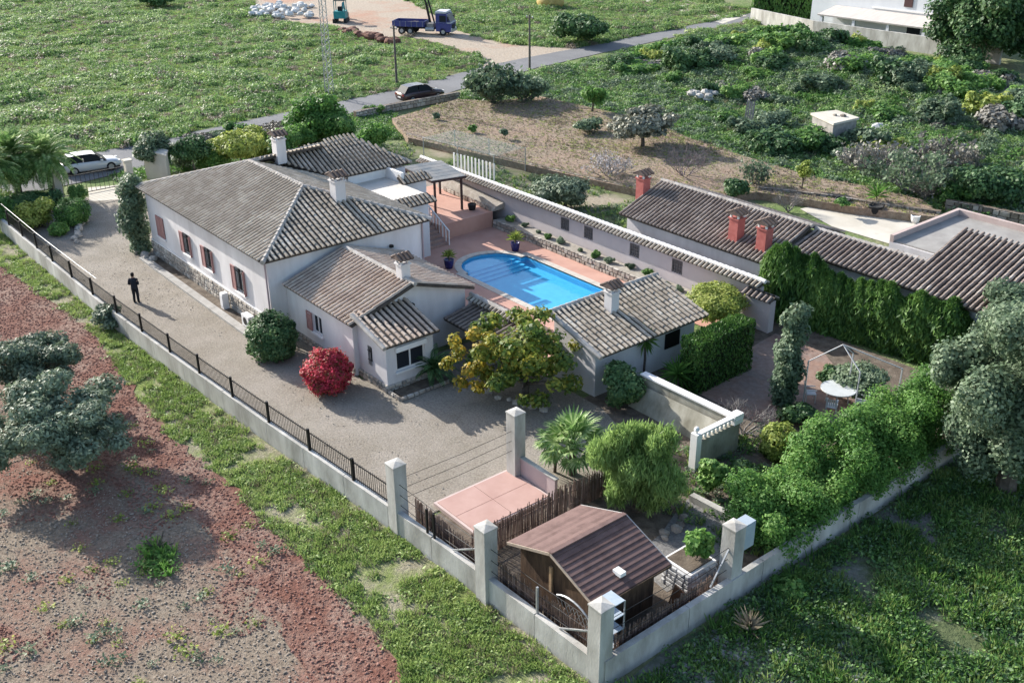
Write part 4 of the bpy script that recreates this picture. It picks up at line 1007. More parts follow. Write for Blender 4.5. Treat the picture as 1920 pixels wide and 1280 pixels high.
# hut in the scrub
hz = float(mound(np.array(-7.), np.array(59.)))
hu = thing('ruined_hut', 'small abandoned block hut with pale flat roof amid the scrub', 'hut', (-8, 60, 0))
c = [at(1524, 214, 2.2), at(1568, 209, 2.2), at(1607, 222, 2.2), at(1563, 232, 2.2)]
q = [(p.x, p.y) for p in c]
m = MB(); m.prism(q, 0, 2.1); m.build('wall', CONCD, hu)
m = MB(); cx = sum(p[0] for p in q)/4; cy = sum(p[1] for p in q)/4; m.prism([(cx+(p[0]-cx)*1.1, cy+(p[1]-cy)*1.1) for p in q], 2.1, 2.28); m.build('roof', CREAM, hu)
rocks('roof_rubble', 'two stones lying on the flat hut roof', [(cx, cy, 2.25), (cx+.6, cy+.3, 2.25)], .5, STONED)
# neighbour patio things
for i, (px, py, lb) in enumerate(((1578, 385, 'black tub with a green shrub at the left of the neighbour patio'), (1640, 398, 'black tub with a spiky plant beside the patio wall'), (1715, 412, 'white bucket standing beside the patio wall'))):
    p = at(px, py+6); pot(p.x, p.y, .016, .5 if i < 2 else .3, .7 if i < 2 else .5, lb, BLACK if i < 2 else WHITE2, 'planter_tub' if i < 2 else 'bucket')
# utility poles and mast
def pole(px, py, top, label, r_=.14):
    b = at(px, py); hh = 6.2; t = thing('utility_pole', label, 'utility pole', b[:]); p = over(b, px, top)
    MB().tube([b, (b.x, b.y, p.z)], [r_, r_*.7], 8).build('pole', mat('pole_wood', (.10, .085, .075), (.18, .16, .14), 3), t)
    MB().box(b.x-.6, b.x+.6, b.y-.05, b.y+.05, p.z-.35, p.z-.25).build('crossarm', MATS['pole_wood'], t)
    for s in (-.5, .5): MB().lathe((b.x+s, b.y, p.z-.25), [(.04, 0), (.07, .05), (.04, .16)], 8).build('insulator', WHITE2, t)
pole(744, 160, 48, 'dark wooden utility pole at the roadside just behind the burgundy car'); pole(993, 135, 28, 'dark utility pole beside the grey shrub at the road junction')
ms = thing('lattice_mast', 'tall grey lattice mast rising from the roadside bushes', 'mast', at(620, 182)[:])
b0 = at(620, 182); hm = 13.0; m1 = MB(); wq = .38
for sx, sy in ((-1, -1), (1, -1), (0, 1.1)):
    g = MB(); g.tube([(b0.x+sx*wq, b0.y+sy*wq, 0), (b0.x+sx*wq*.6, b0.y+sy*wq*.6, hm)], .045, 5); g.build('leg', GREYM, ms)
for i in range(24):
    z0, z1 = i*hm/24, (i+1)*hm/24; k = lambda z: wq*(1-.4*z/hm); cr = [(-1, -1), (1, -1), (0, 1.1)]
    for j in range(3):
        u, v = cr[j], cr[(j+1) % 3]
        if i % 2: u, v = v, u
        m1.bar((b0.x+u[0]*k(z0), b0.y+u[1]*k(z0), z0), (b0.x+v[0]*k(z1), b0.y+v[1]*k(z1), z1), .04, .04)
stuffpart(m1.build('lattice', GREYM, ms))
# white house far off with porch, wall, hedge
fh = thing('white_house', 'bright white house with covered porch beyond the grey wall', 'house', (-30, 108, 0))
MB().box(-43.5, -22, 105.2, 118, 0, 6.5).build('wall', mat('bright_white', (.74, .76, .80), (.80, .82, .85), 1, .8), fh)
MB().box(-38.5, -16, 103.2, 105.15, 0, 2.3).build('porch_wall', MATS['bright_white'], fh)
m = MB(); m.slab([(-39.5, 101.0, 2.35), (-15, 101.0, 2.35), (-15, 105.15, 3.1), (-39.5, 105.15, 3.1)], .18); m.build('porch_roof', mat('porch_tile', (.56, .51, .47), (.68, .63, .58), 1, .9, stretch=(3, .3, 1)), fh)
for x in (-39, -34, -29, -24, -19): MB().box(x-.2, x+.2, 101.2, 101.6, 0, 2.3).build('porch_post', MATS['bright_white'], fh)
for x in (-26.5, -22): MB().box(x-.9, x+.9, 103.1, 103.2, .9, 1.9).build('window', GLASS, fh)
MB().box(-29.5, -28.3, 105.1, 105.19, 3.9, 5.7).build('window', mat('window_maroon', (.10, .05, .05)), fh)
MB().box(-34, -24, 105.06, 105.18, 3.3, 3.5).build('cornice', WHITE2, fh)
gw = thing('boundary_wall', 'long pale grey wall in front of the white house far off', 'wall', (-36, 98, 0))
panels(gw, [(-51, 101.5), (-38, 98.2), (-21, 97.8), (-12, 97.5)], 1.9, 5, .3)
gt = thing('wooden_gate', 'brown wooden gate between white posts beside the clipped hedge', 'gate', (-44, 109, 0))
b_ = at(1545, 38); 
for i in range(8): MB().box(b_.x+i*.45, b_.x+i*.45+.42, b_.y, b_.y+.08, .1, 2.6).build('board', WOODD, gt)
for x in (-.35, 3.75): MB().box(b_.x+x-.2, b_.x+x+.2, b_.y-.1, b_.y+.2, 0, 2.9).build('post', WHITE2, gt)
# entrance gate & tall ivy pillars
eg = thing('entrance_gate', 'dark metal bar gate across the entrance by the white car', 'gate', (-31.3, 2, 0))
for i in range(14):
    y = -.6+i*.33; MB().box(-31.32, -31.28, y-.012, y+.012, .1, 1.5).build('bar', DARKM, eg)
for z in (.12, 1.5): MB().box(-31.33, -31.27, -.7, 3.8, z, z+.05).build('rail', DARKM, eg)
for y, lb in ((-.95, 'cream gate pier left of the white car'), (4.3, 'cream gate pier in front of the arched ivy')):
    t = thing('gate_pier', lb, 'gate pier', (-31.3, y, 0)); MB().box(-31.55, -31.05, y-.25, y+.25, 0, 1.9).build('shaft', CREAM, t); MB().box(-31.62, -30.98, y-.32, y+.32, 1.9, 2.0).build('cap', CREAM, t)
ew = thing('entrance_wall', 'cream rendered entrance wall under the arching ivy', 'wall', (-29.5, 6, 0))
MB().prism([tuple(at(x, y)[:2]) for x, y in ((275, 335), (318, 348), (322, 340), (280, 326))], 0, 2.3).build('wall', CREAM, ew); MB().prism([tuple(at(x, y)[:2]) for x, y in ((273, 336), (320, 350), (324, 339), (279, 325))], 2.3, 2.4).build('coping', CREAM, ew)
# ------------------------------------------------------------ vegetation
L_OLIVE = leafmat('olive_leaf', (.045, .065, .038), (.095, .125, .075), (.165, .20, .125), .2, k=1.45)
L_GREEN = leafmat('green_leaf', (.02, .05, .012), (.055, .115, .025), (.13, .20, .05), .3)
L_BRIGHT = leafmat('bright_leaf', (.03, .08, .015), (.075, .155, .03), (.155, .235, .06), .35, k=1.65)
L_DARK = leafmat('dark_leaf', (.012, .03, .012), (.03, .065, .02), (.075, .115, .04), .2)
L_GREYG = leafmat('grey_green_leaf', (.036, .058, .03), (.078, .112, .06), (.145, .18, .105), .25, k=1.6)
L_YELG = leafmat('yellow_green_leaf', (.05, .075, .012), (.13, .16, .03), (.24, .25, .06), .3)
L_RED = leafmat('red_leaf', (.09, .045, .014), (.27, .022, .038), (.44, .055, .08), .3, nscale=2.6)
L_AUT = leafmat('autumn_leaf', (.02, .046, .01), (.075, .105, .018), (.21, .18, .028), .3, nscale=.8)
L_AUTY = leafmat('yellow_leaf', (.06, .075, .012), (.19, .15, .02), (.38, .20, .025), .3, nscale=1.2)
L_CYP = leafmat('cypress_leaf', (.012, .034, .008), (.036, .078, .014), (.085, .14, .03), .22)
L_PEP = leafmat('pepper_leaf', (.07, .11, .03), (.14, .20, .055), (.23, .29, .10), .38)
L_GREY = leafmat('dry_twig_leaf', (.10, .095, .07), (.19, .175, .14), (.28, .26, .21), .1, k=.95)
L_MEDL = leafmat('medlar_leaf', (.03, .04, .028), (.075, .08, .055), (.18, .17, .125), .15)
L_PALM = leafmat('palm_leaf', (.03, .065, .018), (.09, .15, .04), (.24, .28, .13), .3)
L_CYC = leafmat('cycad_leaf', (.01, .03, .012), (.03, .065, .02), (.07, .12, .04), .15)
L_GRASS = leafmat('grass_leaf', (.06, .095, .022), (.125, .175, .045), (.21, .245, .085), .3, nscale=.25)
L_MEAD = leafmat('meadow_leaf', (.045, .085, .025), (.10, .165, .045), (.20, .24, .11), .35, nscale=.10, k=1.75)
L_DRYG = leafmat('dry_grass', (.13, .10, .065), (.23, .185, .125), (.34, .285, .20), .2, k=1.2)
BARK = mat('bark', (.09, .07, .055), (.19, .16, .13), 5, .95, .5, 18, dist=.03)
TWIG = mat('grey_twig', (.22, .20, .185), (.38, .35, .33), 5, .95)

def leafquads(Pn, Nn, ls, asp=1.0, axis=None, rng=RNG, var=.45):
    n = len(Pn)
    s = ls*(1-var+2*var*rng.random(n))
    t = rng.normal(size=(n, 3))
    if axis == 'up': t = t*.35+np.array([0, 0, 1.0])
    elif axis == 'down': t = t*.4+np.array([0, 0, -1.0])
    elif axis == 'out': t = t*.5+Nn
    elif axis == 'flat': t = t*np.array([1, 1, .3])
    if axis is None or axis == 'flat':
        t = t-Nn*np.sum(t*Nn, 1, keepdims=True)
    t /= np.linalg.norm(t, axis=1, keepdims=True)+1e-9
    b = np.cross(Nn, t); ln = np.linalg.norm(b, axis=1, keepdims=True); b /= ln+1e-9
    a_ = t*(s*asp*.5)[:, None]; b_ = b*(s*.5)[:, None]
    # pointed leaf: two narrow ends, wide middle
    V = np.stack([Pn-a_, Pn+b_-a_*.1, Pn+a_, Pn-b_-a_*.1], 1).reshape(-1, 3)
    F = np.arange(4*n).reshape(-1, 4)
    return V, F
def crown_arrays(clumps, ls, cover=1.3, asp=1.0, axis=None, cap=24000, inner=.12, rng=RNG, shell=.5, rand=.5):
    C = np.array([c[:3] for c in clumps]); Rr = np.array([c[3] for c in clumps]); Rz = np.array([c[4] if len(c) > 4 else c[3] for c in clumps])
    area = 4*PI*(Rr**1.5*Rz**.5)**(4/2/2)
    area = 4*PI*Rr*np.sqrt(Rr*Rz)
    n = int(min(cap, cover*area.sum()/(ls*ls*max(asp, .3)*.5)))
    idx = rng.choice(len(C), n, p=area/area.sum())
    d = rng.normal(size=(n, 3)); d /= np.linalg.norm(d, axis=1, keepdims=True)
    u = shell+(1-shell)*rng.random(n)**.6
    rad = np.stack([Rr[idx], Rr[idx], Rz[idx]], 1)
    # lumpy outline
    lump = 1+.16*np.sin(d[:, 0]*5+idx*1.7)*np.sin(d[:, 1]*6+idx)+.1*rng.normal(size=n)*.6
    Pn = C[idx]+d*rad*(u*lump)[:, None]
    Nn = d+rng.normal(size=(n, 3))*rand+np.array([0, 0, .5]); Nn /= np.linalg.norm(Nn, axis=1, keepdims=True)
    V, F = leafquads(Pn, Nn, ls, asp, axis, rng)
    m = int(n*inner)
    if m:
        i2 = rng.choice(len(C), m, p=area/area.sum()); d2 = rng.normal(size=(m, 3)); d2 /= np.linalg.norm(d2, axis=1, keepdims=True)
        P2 = C[i2]+d2*np.stack([Rr[i2], Rr[i2], Rz[i2]], 1)*(rng.random(m)*.6)[:, None]
        V2, F2 = leafquads(P2, d2, ls*2.0, max(.6, asp*.6), axis, rng); F2 = F2+len(V); V = np.concatenate([V, V2]); F = np.concatenate([F, F2])
    return V, F
def ellipsoid_clumps(c, rx, rz, k=12, cr=.4, rng=None, lo=.35, hi=.68, zmin=.1):
    rr = rng or random.Random(int(abs(c[0]*31+c[1]*17)*10)); out = [(c[0], c[1], c[2], rx*.55, rz*.6)]
    for i in range(k):
        z = rr.uniform(-.85, 1.0); a = i*2.399+rr.uniform(-.4, .4); q = math.sqrt(max(0, 1-z*z)); u = rr.uniform(lo, hi)
        r_ = cr*rr.uniform(.7, 1.2); zz = c[2]+z*rz*u
        out.append((c[0]+q*math.cos(a)*rx*u*1.05, c[1]+q*math.sin(a)*rx*u*1.05, max(zz, zmin+r_*rz*.5), r_*rx, r_*rz*.9 if rz < rx else r_*min(rz, rx*1.2)))
    return out
def woody(parent, base, targets, r_=.15, m=BARK, name='trunk', fork=.45, n=7):
    """trunk that forks into limbs running to the targets"""
    b = MB(); base = Vector(base); cen = sum((Vector(t) for t in targets), Vector())/len(targets)
    fk = base+(cen-base)*fork; fk += Vector((random.uniform(-.1, .1), random.uniform(-.1, .1), 0))
    b.tube([base, base+(fk-base)*.5+Vector((random.uniform(-.08, .08), random.uniform(-.08, .08), 0)), fk], [r_*1.25, r_, r_*.85], n)
    for t in targets:
        t = Vector(t); mid = fk+(t-fk)*.5+Vector((random.uniform(-.15, .15), random.uniform(-.15, .15), .1))
        b.tube([fk-(fk-base)*.06, mid, t], [r_*.6, r_*.38, r_*.15], 5)
    return b.build(name, m, parent)
def plant(name, label, cat, basepx, box, m, leaf=.14, asp=1.3, axis=None, k=12, cr=.42, cover=1.3, trunk=.0, group=None, z0=0.0, cap=22000, rxs=1.0, shell=.5, cluster=None, fork=.45, hi=.68, lo=.35, part='crown'):
    leaf *= .8
    b = at(*basepx, z0); x0, y0, x1, y1 = box
    c = over(b, (x0+x1)/2, (y0+y1)/2); wd_ = depth(c); rx = (x1-x0)/2*wd_/CF*rxs; ri = (y1-y0)/2*wd_/CF
    rz = math.sqrt(max((.5*ri)**2, ri**2-(.42*rx)**2))/.91
    c = Vector((b.x, b.y, max(c.z, rz*.8+z0)))
    t = thing(name, label, cat, b[:], group=group)
    cl = cluster(c, rx, rz) if cluster else ellipsoid_clumps(c, rx, rz, k, cr, hi=hi, lo=lo, zmin=z0+.05)
    V, F = crown_arrays(cl, leaf, cover, asp, axis, cap, shell=shell)
    V[:, 2] = np.maximum(V[:, 2], z0+.02)
    link(part, fastmesh(part, V, F, m), t)
    if trunk:
        tg = [(q[0], q[1], q[2]) for q in cl[1:7]] or [tuple(c)]
        woody(t, b, tg, trunk, fork=fork)
    else: woody(t, b, [(c.x, c.y, c.z), (c.x+rx*.3, c.y, c.z), (c.x-.25*rx, c.y+.25*rx, c.z)], max(.03, rx*.04), name='stem')
    return t
def ballclumps(c, rx, rz): return [(c.x, c.y, c.z, rx, rz)]
# --- near trees and shrubs
plant('olive_tree', 'big grey green olive tree whose shadow falls on the red field', 'tree', (118, 882), (-25, 688, 265, 880), L_OLIVE, .10, 2.2, k=40, cr=.24, cover=.95, trunk=.24, hi=.95, cap=60000)
plant('olive_tree', 'second olive tree at the left edge behind the big one', 'tree', (62, 765), (-40, 598, 178, 740), L_OLIVE, .10, 2.2, k=34, cr=.25, cover=.95, trunk=.22, hi=.95, cap=46000)
plant('round_bush', 'dark green rounded bush at the villa corner', 'bush', (515, 668), (466, 586, 566, 686), L_DARK, .12, 1.2, cluster=lambda c, rx, rz: [(c.x, c.y, c.z, rx*.93, rz*.93)]+ellipsoid_clumps(c, rx, rz, 14, .3, hi=.78, lo=.7)[1:], cover=1.7, shell=.72)
plant('red_bush', 'bright crimson clipped round bush on the gravel', 'bush', (617, 730), (566, 651, 669, 747), L_RED, .10, 1.3, cluster=lambda c, rx, rz: [(c.x, c.y, c.z, rx*.9, rz*.92)]+ellipsoid_clumps(c, rx, rz, 16, .26, hi=.8, lo=.72)[1:], cover=1.7, shell=.72)
plant('persimmon_tree', 'tree with yellow and orange autumn leaves over the lean-to roof', 'tree', (985, 745), (872, 575, 1104, 752), L_AUT, .17, 1.4, k=36, cr=.20, cover=.72, trunk=.17, hi=.98, lo=.5, cap=22000, z0=.02)
pt_ = bpy.data.objects['persimmon_tree']; cl = []
for i in range(16):
    p_ = over(at(985, 745), 905+random.uniform(-32, 75), 655+random.uniform(-45, 60)); cl.append((p_.x+random.uniform(-.5, .6), p_.y-random.uniform(.2, 1.0), max(.5, p_.z), .36, .36))
link('crown', fastmesh('crown', *crown_arrays(cl, .14, .8, 1.4, None, 5000), L_AUTY), pt_)
plant('dark_shrub', 'dense dark green shrub at the white outbuilding corner', 'shrub', (1165, 760), (1112, 678, 1220, 775), L_DARK, .15, 1.3, cover=1.5)
plant('umbrella_bush', 'yellow green dome shaped bush by the tiled wall end', 'bush', (1338, 610), (1276, 527, 1398, 602), L_YELG, .12, 1.2, cluster=lambda c, rx, rz: [(c.x, c.y, c.z, rx*.95, rz*.95)]+ellipsoid_clumps(c, rx, rz, 12, .35, hi=.65, lo=.6)[1:], cover=1.6, trunk=.1, shell=.7)
plant('columnar_tree', 'slender grey green columnar tree in the shady paved garden', 'tree', (1472, 758), (1440, 572, 1514, 758), L_GREYG, .15, 1.3, cluster=lambda c, rx, rz: [(c.x+random.uniform(-.25, .25), c.y+random.uniform(-.25, .25), .35+i*.42, rx*(.8-.35*abs(i/9-.35)), .55) for i in range(int(max(6, (c.z+rz)/.42)))], cover=1.2, trunk=.09, cap=14000)
plant('pepper_tree', 'feathery light green weeping pepper tree beside the cream balustrade wall', 'tree', (1195, 955), (1098, 760, 1312, 985), L_PEP, .055, 6.0, 'down', k=34, cr=.26, cover=1.1, trunk=.2, cap=60000, hi=.8)
plant('clipped_shrub', 'small rounded light green shrub beside the bare grey shrub', 'shrub', (1458, 858), (1421, 788, 1500, 868), L_YELG, .12, 1.2, cluster=lambda c, rx, rz: [(c.x, c.y, c.z, rx*.95, rz*.95)]+ellipsoid_clumps(c, rx, rz, 10, .3, hi=.7, lo=.65)[1:], cover=1.6, shell=.7)
plant('leafy_shrub', 'dark leafy shrub below the cream balustrade end', 'shrub', (1335, 925), (1298, 850, 1362, 930), L_GREEN, .15, 1.6)
plant('leafy_shrub', 'bright leafy shrub growing in the white stone planter', 'shrub', (1302, 1050), (1264, 984, 1338, 1052), L_BRIGHT, .14, 1.6, z0=1.0)
plant('leafy_shrub', 'low dark shrub between the balustrade wall and the long leafy hedge', 'shrub', (1400, 900), (1360, 860, 1440, 912), L_DARK, .14, 1.4)
plant('leafy_shrub', 'low dark foliage at the foot of the columnar tree', 'shrub', (1490, 790), (1440, 745, 1530, 800), L_DARK, .14, 1.4)
plant('grey_shrub', 'loose grey green shrub growing under the gazebo frame', 'shrub', (1610, 738), (1540, 668, 1668, 745), L_GREYG, .13, 1.5, cover=.9)
plant('leafy_shrub', 'dark small bush beside the paved sitting corner table', 'shrub', (1555, 722), (1530, 682, 1580, 726), L_DARK, .13, 1.3)
plant('broad_tree', 'huge grey green tree on the right edge over the rough lot', 'tree', (1885, 920), (1728, 498, 2050, 965), L_GREYG, .125, 1.5, k=60, cr=.24, cover=1.2, trunk=.35, cap=95000, rxs=1.12, hi=.8, lo=.4)
plant('grey_tree', 'grey green tree crown rising before the ribbed neighbour roof', 'tree', (1880, 720), (1800, 500, 1990, 690), L_GREYG, .13, 1.5, k=18, cr=.34, cover=1.1, trunk=.2, cap=24000)
for i, bx_ in enumerate(((18, 640), (105, 505), (195, 610))): pass
plant('weedy_bush', 'low grey green weed bush against the concrete wall by the olive trees', 'bush', (205, 612), (165, 565, 240, 618), L_OLIVE, .13, 1.5, cover=.9)
plant('leafy_shrub', 'low green shrubs hugging the shaded boundary wall foot', 'shrub', (1480, 1110), (1430, 1070, 1520, 1120), L_GREEN, .14, 1.5)
# --- clipped hedges
def hedge(name, label, poly, z0, z1, m, leaf=.11, cover=1.6, cat='hedge', bulge=.0, axis='up', asp=1.8, cap=26000, lump=.12):
    t = thing(name, label, cat, (*poly[0], z0)); rng = RNG
    P_, N_ = [], []; a = np.array(poly); n = len(poly); per = [np.linalg.norm(a[(i+1) % n]-a[i]) for i in range(n)]; H = z1-z0
    ar_ = abs(sum(poly[i][0]*poly[(i+1) % n][1]-poly[(i+1) % n][0]*poly[i][1] for i in range(n)))/2
    k = cover/(leaf*leaf*asp*.5)
    tot = (ar_+sum(per)*H)*k; sc_ = min(1, cap/tot)
    sg = 1 if sum(poly[i][0]*poly[(i+1) % n][1]-poly[(i+1) % n][0]*poly[i][1] for i in range(n)) > 0 else -1
    for i in range(n):
        c = int(per[i]*H*k*sc_); u = rng.random(c)[:, None]; p = a[i]+(a[(i+1) % n]-a[i])*u; d = (a[(i+1) % n]-a[i])/max(per[i], 1e-6); nn = np.array([d[1], -d[0]])*sg
        z = z0+rng.random(c)*H; p = p+nn*(rng.normal(size=(c, 1))*.05-.04-rng.random((c, 1))*lump)
        P_.append(np.column_stack([p, z])); N_.append(np.tile([nn[0], nn[1], .2], (c, 1)))
    c = int(ar_*k*sc_); p = ptsin(poly, c, rng); P_.append(np.column_stack([p, z1-rng.random(len(p))*lump*1.2+(noise2(p, .9, 3)-.5)*lump*2])); N_.append(np.tile([0, 0, 1.0], (len(p), 1)))
    Pn = np.concatenate(P_); Nn = np.concatenate(N_)+rng.normal(size=(len(Pn), 3))*.6; Nn /= np.linalg.norm(Nn, axis=1, keepdims=True)
    V, F = leafquads(Pn, Nn, leaf, asp, axis, rng)
    link('foliage', fastmesh('foliage', V, F, m), t)
    b = MB(); cx, cy = a.mean(0); b.prism([(cx+(x-cx)*.82, cy+(y-cy)*.82) for x, y in poly], z0, z1-.25); b.build('dark_core', mat('hedge_core', (.012, .02, .008), (.03, .04, .015), 4, 1), t)  # solid filler block; shade between the leaves put into its near-black colour
    return t
hedge('clipped_hedge', 'large block of clipped dark green hedge in the garden', [(17.25, 11.9), (18.4, 11.9), (18.3, 16.0), (17.25, 16.0)], 0, 2.65, L_CYP, .075, lump=.05, cap=42000)
hedge('clipped_hedge', 'lower dark hedge block behind the large clipped one', [(15.7, 15.2), (16.6, 15.2), (16.6, 17.4), (15.7, 17.4)], 0, 1.6, L_CYP, .1, cap=9000)
q = [(26.9, 4.6), (28.5, 4.6), (28.6, 9), (28.6, 16.5), (26.6, 16.5), (26.6, 9.5)]
lh = thing('leafy_hedge', 'long bright green leafy hedge spilling over the shaded concrete wall', 'hedge', (27.7, 10, 0))
cl = []; rr = random.Random(12)
for i in range(150):
    y = 4.5+i*.085; h_ = 1.9+.9*min(1, (y-4.6)/5); cl.append((27.5+rr.uniform(-1.3, 1.15), y+rr.uniform(-.3, .3), rr.uniform(.7, h_), rr.uniform(.5, .75), rr.uniform(.45, .65)))
V, F = crown_arrays(cl, .07, 1.0, 1.4, None, 125000); V[:, 2] = np.maximum(V[:, 2], .03); link('foliage', fastmesh('foliage', V, F, L_BRIGHT), lh)
for i in range(7): woody(lh, (27.7, 5.2+i*1.8, 0), [(27.5, 5+i*1.8, 1.8), (27.9, 5.6+i*1.8, 1.6)], .06, name='stem')
# --- cypress row
ORD = ('first second third fourth fifth sixth seventh eighth ninth tenth eleventh twelfth thirteenth fourteenth fifteenth sixteenth seventeenth eighteenth nineteenth twentieth').split()
def cypress_mesh(seed, h, r_):
    rng = np.random.default_rng(seed); n = 4600; z = rng.random(n)**.8*h; rad = r_*np.clip(1.03-(z/h)**6, .07, 1)*(.55+.45*rng.random(n)); a = rng.random(n)*2*PI
    rad *= 1+.18*np.sin(a*3+z*4)
    Pn = np.stack([rad*np.cos(a), rad*np.sin(a), z], 1); Nn = np.stack([np.cos(a), np.sin(a), .25+0*a], 1)+rng.normal(size=(n, 3))*.4; Nn /= np.linalg.norm(Nn, axis=1, keepdims=True)
    return fastmesh('crown', *leafquads(Pn, Nn, .075, 5.0, 'up', rng), L_CYP)
cms = [cypress_mesh(s, 3.7, .66) for s in (1, 2, 3)]
trm = MB().tube([(0, 0, 0), (0, 0, 2.8)], [.07, .03], 6).mesh('trunk', BARK)
for i in range(20):
    x = 14.75+i*.51; y = 22.0+.09*i+random.uniform(-.1, .1); t = thing('cypress_tree', ORD[i]+' cypress from the tiled gate pier in the close hedge row', 'tree', (x, y, 0), random.uniform(0, 6), 'cypress trees in the garden hedge row', local=True)
    s = random.uniform(.8, 1.13); t.scale = (s*1.2, s*1.2, s*(1.06-.013*i)); link('crown', cms[i % 3], t); link('trunk', trm, t)
# --- bare twiggy shrubs
def bare_mesh(seed, h, spread, n0=7, r0=.05, depth_=4, up=.5, mt=TWIG):
    rr = random.Random(seed); b = MB()
    def grow(p, d, l, r_, k):
        q = p+d*l; m_ = p+d*l*.5+Vector((rr.uniform(-1, 1), rr.uniform(-1, 1), rr.uniform(-.4, .6)))*l*.1
        b.tube([p, m_, q], [r_, r_*.8, r_*.6], 4 if k > 2 else 3, cap=False)
        if k == 0: return
        for _ in range(rr.choice((2, 3, 3))):
            e = (d+Vector((rr.uniform(-1, 1), rr.uniform(-1, 1), rr.uniform(-.35, .8)))*.75).normalized(); grow(p+d*l*rr.uniform(.55, 1), e, l*rr.uniform(.6, .85), r_*.58, k-1)
    for i in range(n0):
        a = 2*PI*i/n0+rr.uniform(-.3, .3); d = Vector((math.cos(a)*spread, math.sin(a)*spread, up+rr.uniform(0, .6))).normalized(); grow(Vector((0, 0, 0)), d, h*.36, r0, depth_)
    return b.mesh('branches', mt)
def bare(name, label, basepx, h, spread=.7, n0=7, r0=.05, seed=1, z0=0, cat='shrub', dep=4, up=.5, mt=TWIG, leafm=None, nl=0, lsz=.12):
    b = at(*basepx, z0); t = thing(name, label, cat, b[:], local=True); me = bare_mesh(seed, h, spread, n0, r0, dep, up, mt); link('branches', me, t)
    if leafm:
        vs_ = np.array([v.co[:] for v in me.vertices]); P_ = vs_[RNG.integers(0, len(vs_), nl)]+RNG.normal(size=(nl, 3))*.15; Nn = RNG.normal(size=(nl, 3)); Nn /= np.linalg.norm(Nn, axis=1, keepdims=True)
        P_[:, 2] = np.maximum(P_[:, 2], .02); link('leaves', fastmesh('leaves', *leafquads(P_, Nn, lsz, 1.4), leafm), t)
    return t
bare('bare_shrub', 'leafless pale grey shrub behind the cream balustrade wall', (1392, 820), 2.2, .8, 8, .045, 3)
bare('bare_shrub', 'grey twiggy shrub with sparse leaves at the road junction', (925, 192), 4.2, 1.0, 12, .06, 5, FIELD_Z, leafm=L_GREYG, nl=5000, lsz=.26, dep=4)
bare('bare_shrub', 'grey leafy twig shrub right of the roadside pole', (985, 190), 3.2, .9, 9, .05, 15, FIELD_Z, leafm=L_GREYG, nl=3000, lsz=.24)
bare('bare_tree', 'pale blossoming bare tree on the near edge of the dry field', (1140, 335), 2.6, 1.1, 8, .05, 6, .3, leafm=leafmat('blossom', (.35, .3, .28), (.5, .45, .42), (.62, .58, .56), .2, k=.75), nl=900, lsz=.10, cat='tree')
bare('bare_tree', 'small bare purple grey tree before the roof ridge of the neighbour', (1283, 335), 2.9, .7, 6, .05, 7, .3, cat='tree', mt=mat('mauve_twig', (.20, .16, .17), (.30, .25, .26), 5))
bare('bare_tree', 'large tangled bare grey tree beside the dark shrub beyond the patio', (1705, 362), 4.2, 1.2, 9, .08, 8, .3, cat='tree', leafm=L_GREYG, nl=1500, lsz=.2)
bare('bare_shrub', 'tangle of grey branches spreading over the scrub above the dry field', (1640, 325), 3.6, 1.4, 12, .06, 9, leafm=L_GREY, nl=1200, lsz=.2)
bare('bare_shrub', 'grey tangled branches in front of the pale rubble stones', (1770, 320), 3.4, 1.4, 11, .06, 10, leafm=L_GREY, nl=1200, lsz=.2)
bare('bare_shrub', 'small white grey twigs growing behind the neighbour roof ridge', (1478, 398), 1.7, .6, 9, .04, 11)
bare('bare_shrub', 'white grey twig bush beside the dark bush on the dry field edge', (1415, 352), 2.2, .6, 8, .04, 12, .3, leafm=L_GREYG, nl=500, lsz=.16)
bare('bare_shrub', 'pale lilac bramble heap at the foot of the tangled bare tree', (1738, 368), 1.7, 1.3, 14, .04, 14, .3, leafm=L_GREY, nl=900, lsz=.13)
bare('pruned_stump', 'pruned bare tree stump with green sprouts in the red field', (296, 1030), 1.1, .5, 3, .07, 13, cat='tree stump', dep=1, mt=BARK)
# --- palms and cycads
def fan_frond(m):
    b = MB(); b.tube([(0, 0, 0), (.45, 0, .03), (.85, 0, 0)], [.02, .016, .012], 4)
    for i in range(17):
        a = (i-8)/8*1.9; L = .82-.05*abs(i-8)*.8; d = Vector((math.cos(a), math.sin(a), 0)); s = Vector((-d.y, d.x, 0)); p = Vector((.82, 0, 0))
        q = p+d*L*.6+Vector((0, 0, .05)); e = p+d*L-Vector((0, 0, .1+.04*(i % 3)))
        b.add([p, q+s*.05, e, q-s*.05], [(0, 1, 2, 3)])
    return b.mesh('frond', m)
def pinnate_frond(m, L=2.0, droop=.9, lw=.045, ll=.42, n=22):
    b = MB(); f = lambda s: Vector((L*s*(1-.12*s), 0, .35*L*s-droop*.7*L*s*s))
    b.tube([f(i/6) for i in range(7)], [.03*(1-.12*i) for i in range(7)], 4)
    for i in range(n):
        s = .12+.88*i/n; p = f(s); T = (f(min(1, s+.03))-p).normalized(); l = ll*math.sin(PI*min(1, .15+s*.85))**.6
        for sd in (-1, 1):
            d = (T*.55+Vector((0, sd, .25))).normalized(); e = p+d*l-Vector((0, 0, .12*l)); w = T*lw
            b.add([p-w*.5, p+d*l*.5+Vector((0, 0, .02))-w, e, p+d*l*.5+Vector((0, 0, .02))+w], [(0, 1, 2, 3)])
    return b.mesh('frond', m)
def sword_leaf(m, L=.8, w=.05):
    b = MB(); b.add([(0, -w*.6, 0), (0, w*.6, 0), (L*.5, w, .06), (L, 0, -.06), (L*.5, -w, .06)], [(0, 1, 2, 3, 4)]); return b.mesh('leaf', m)
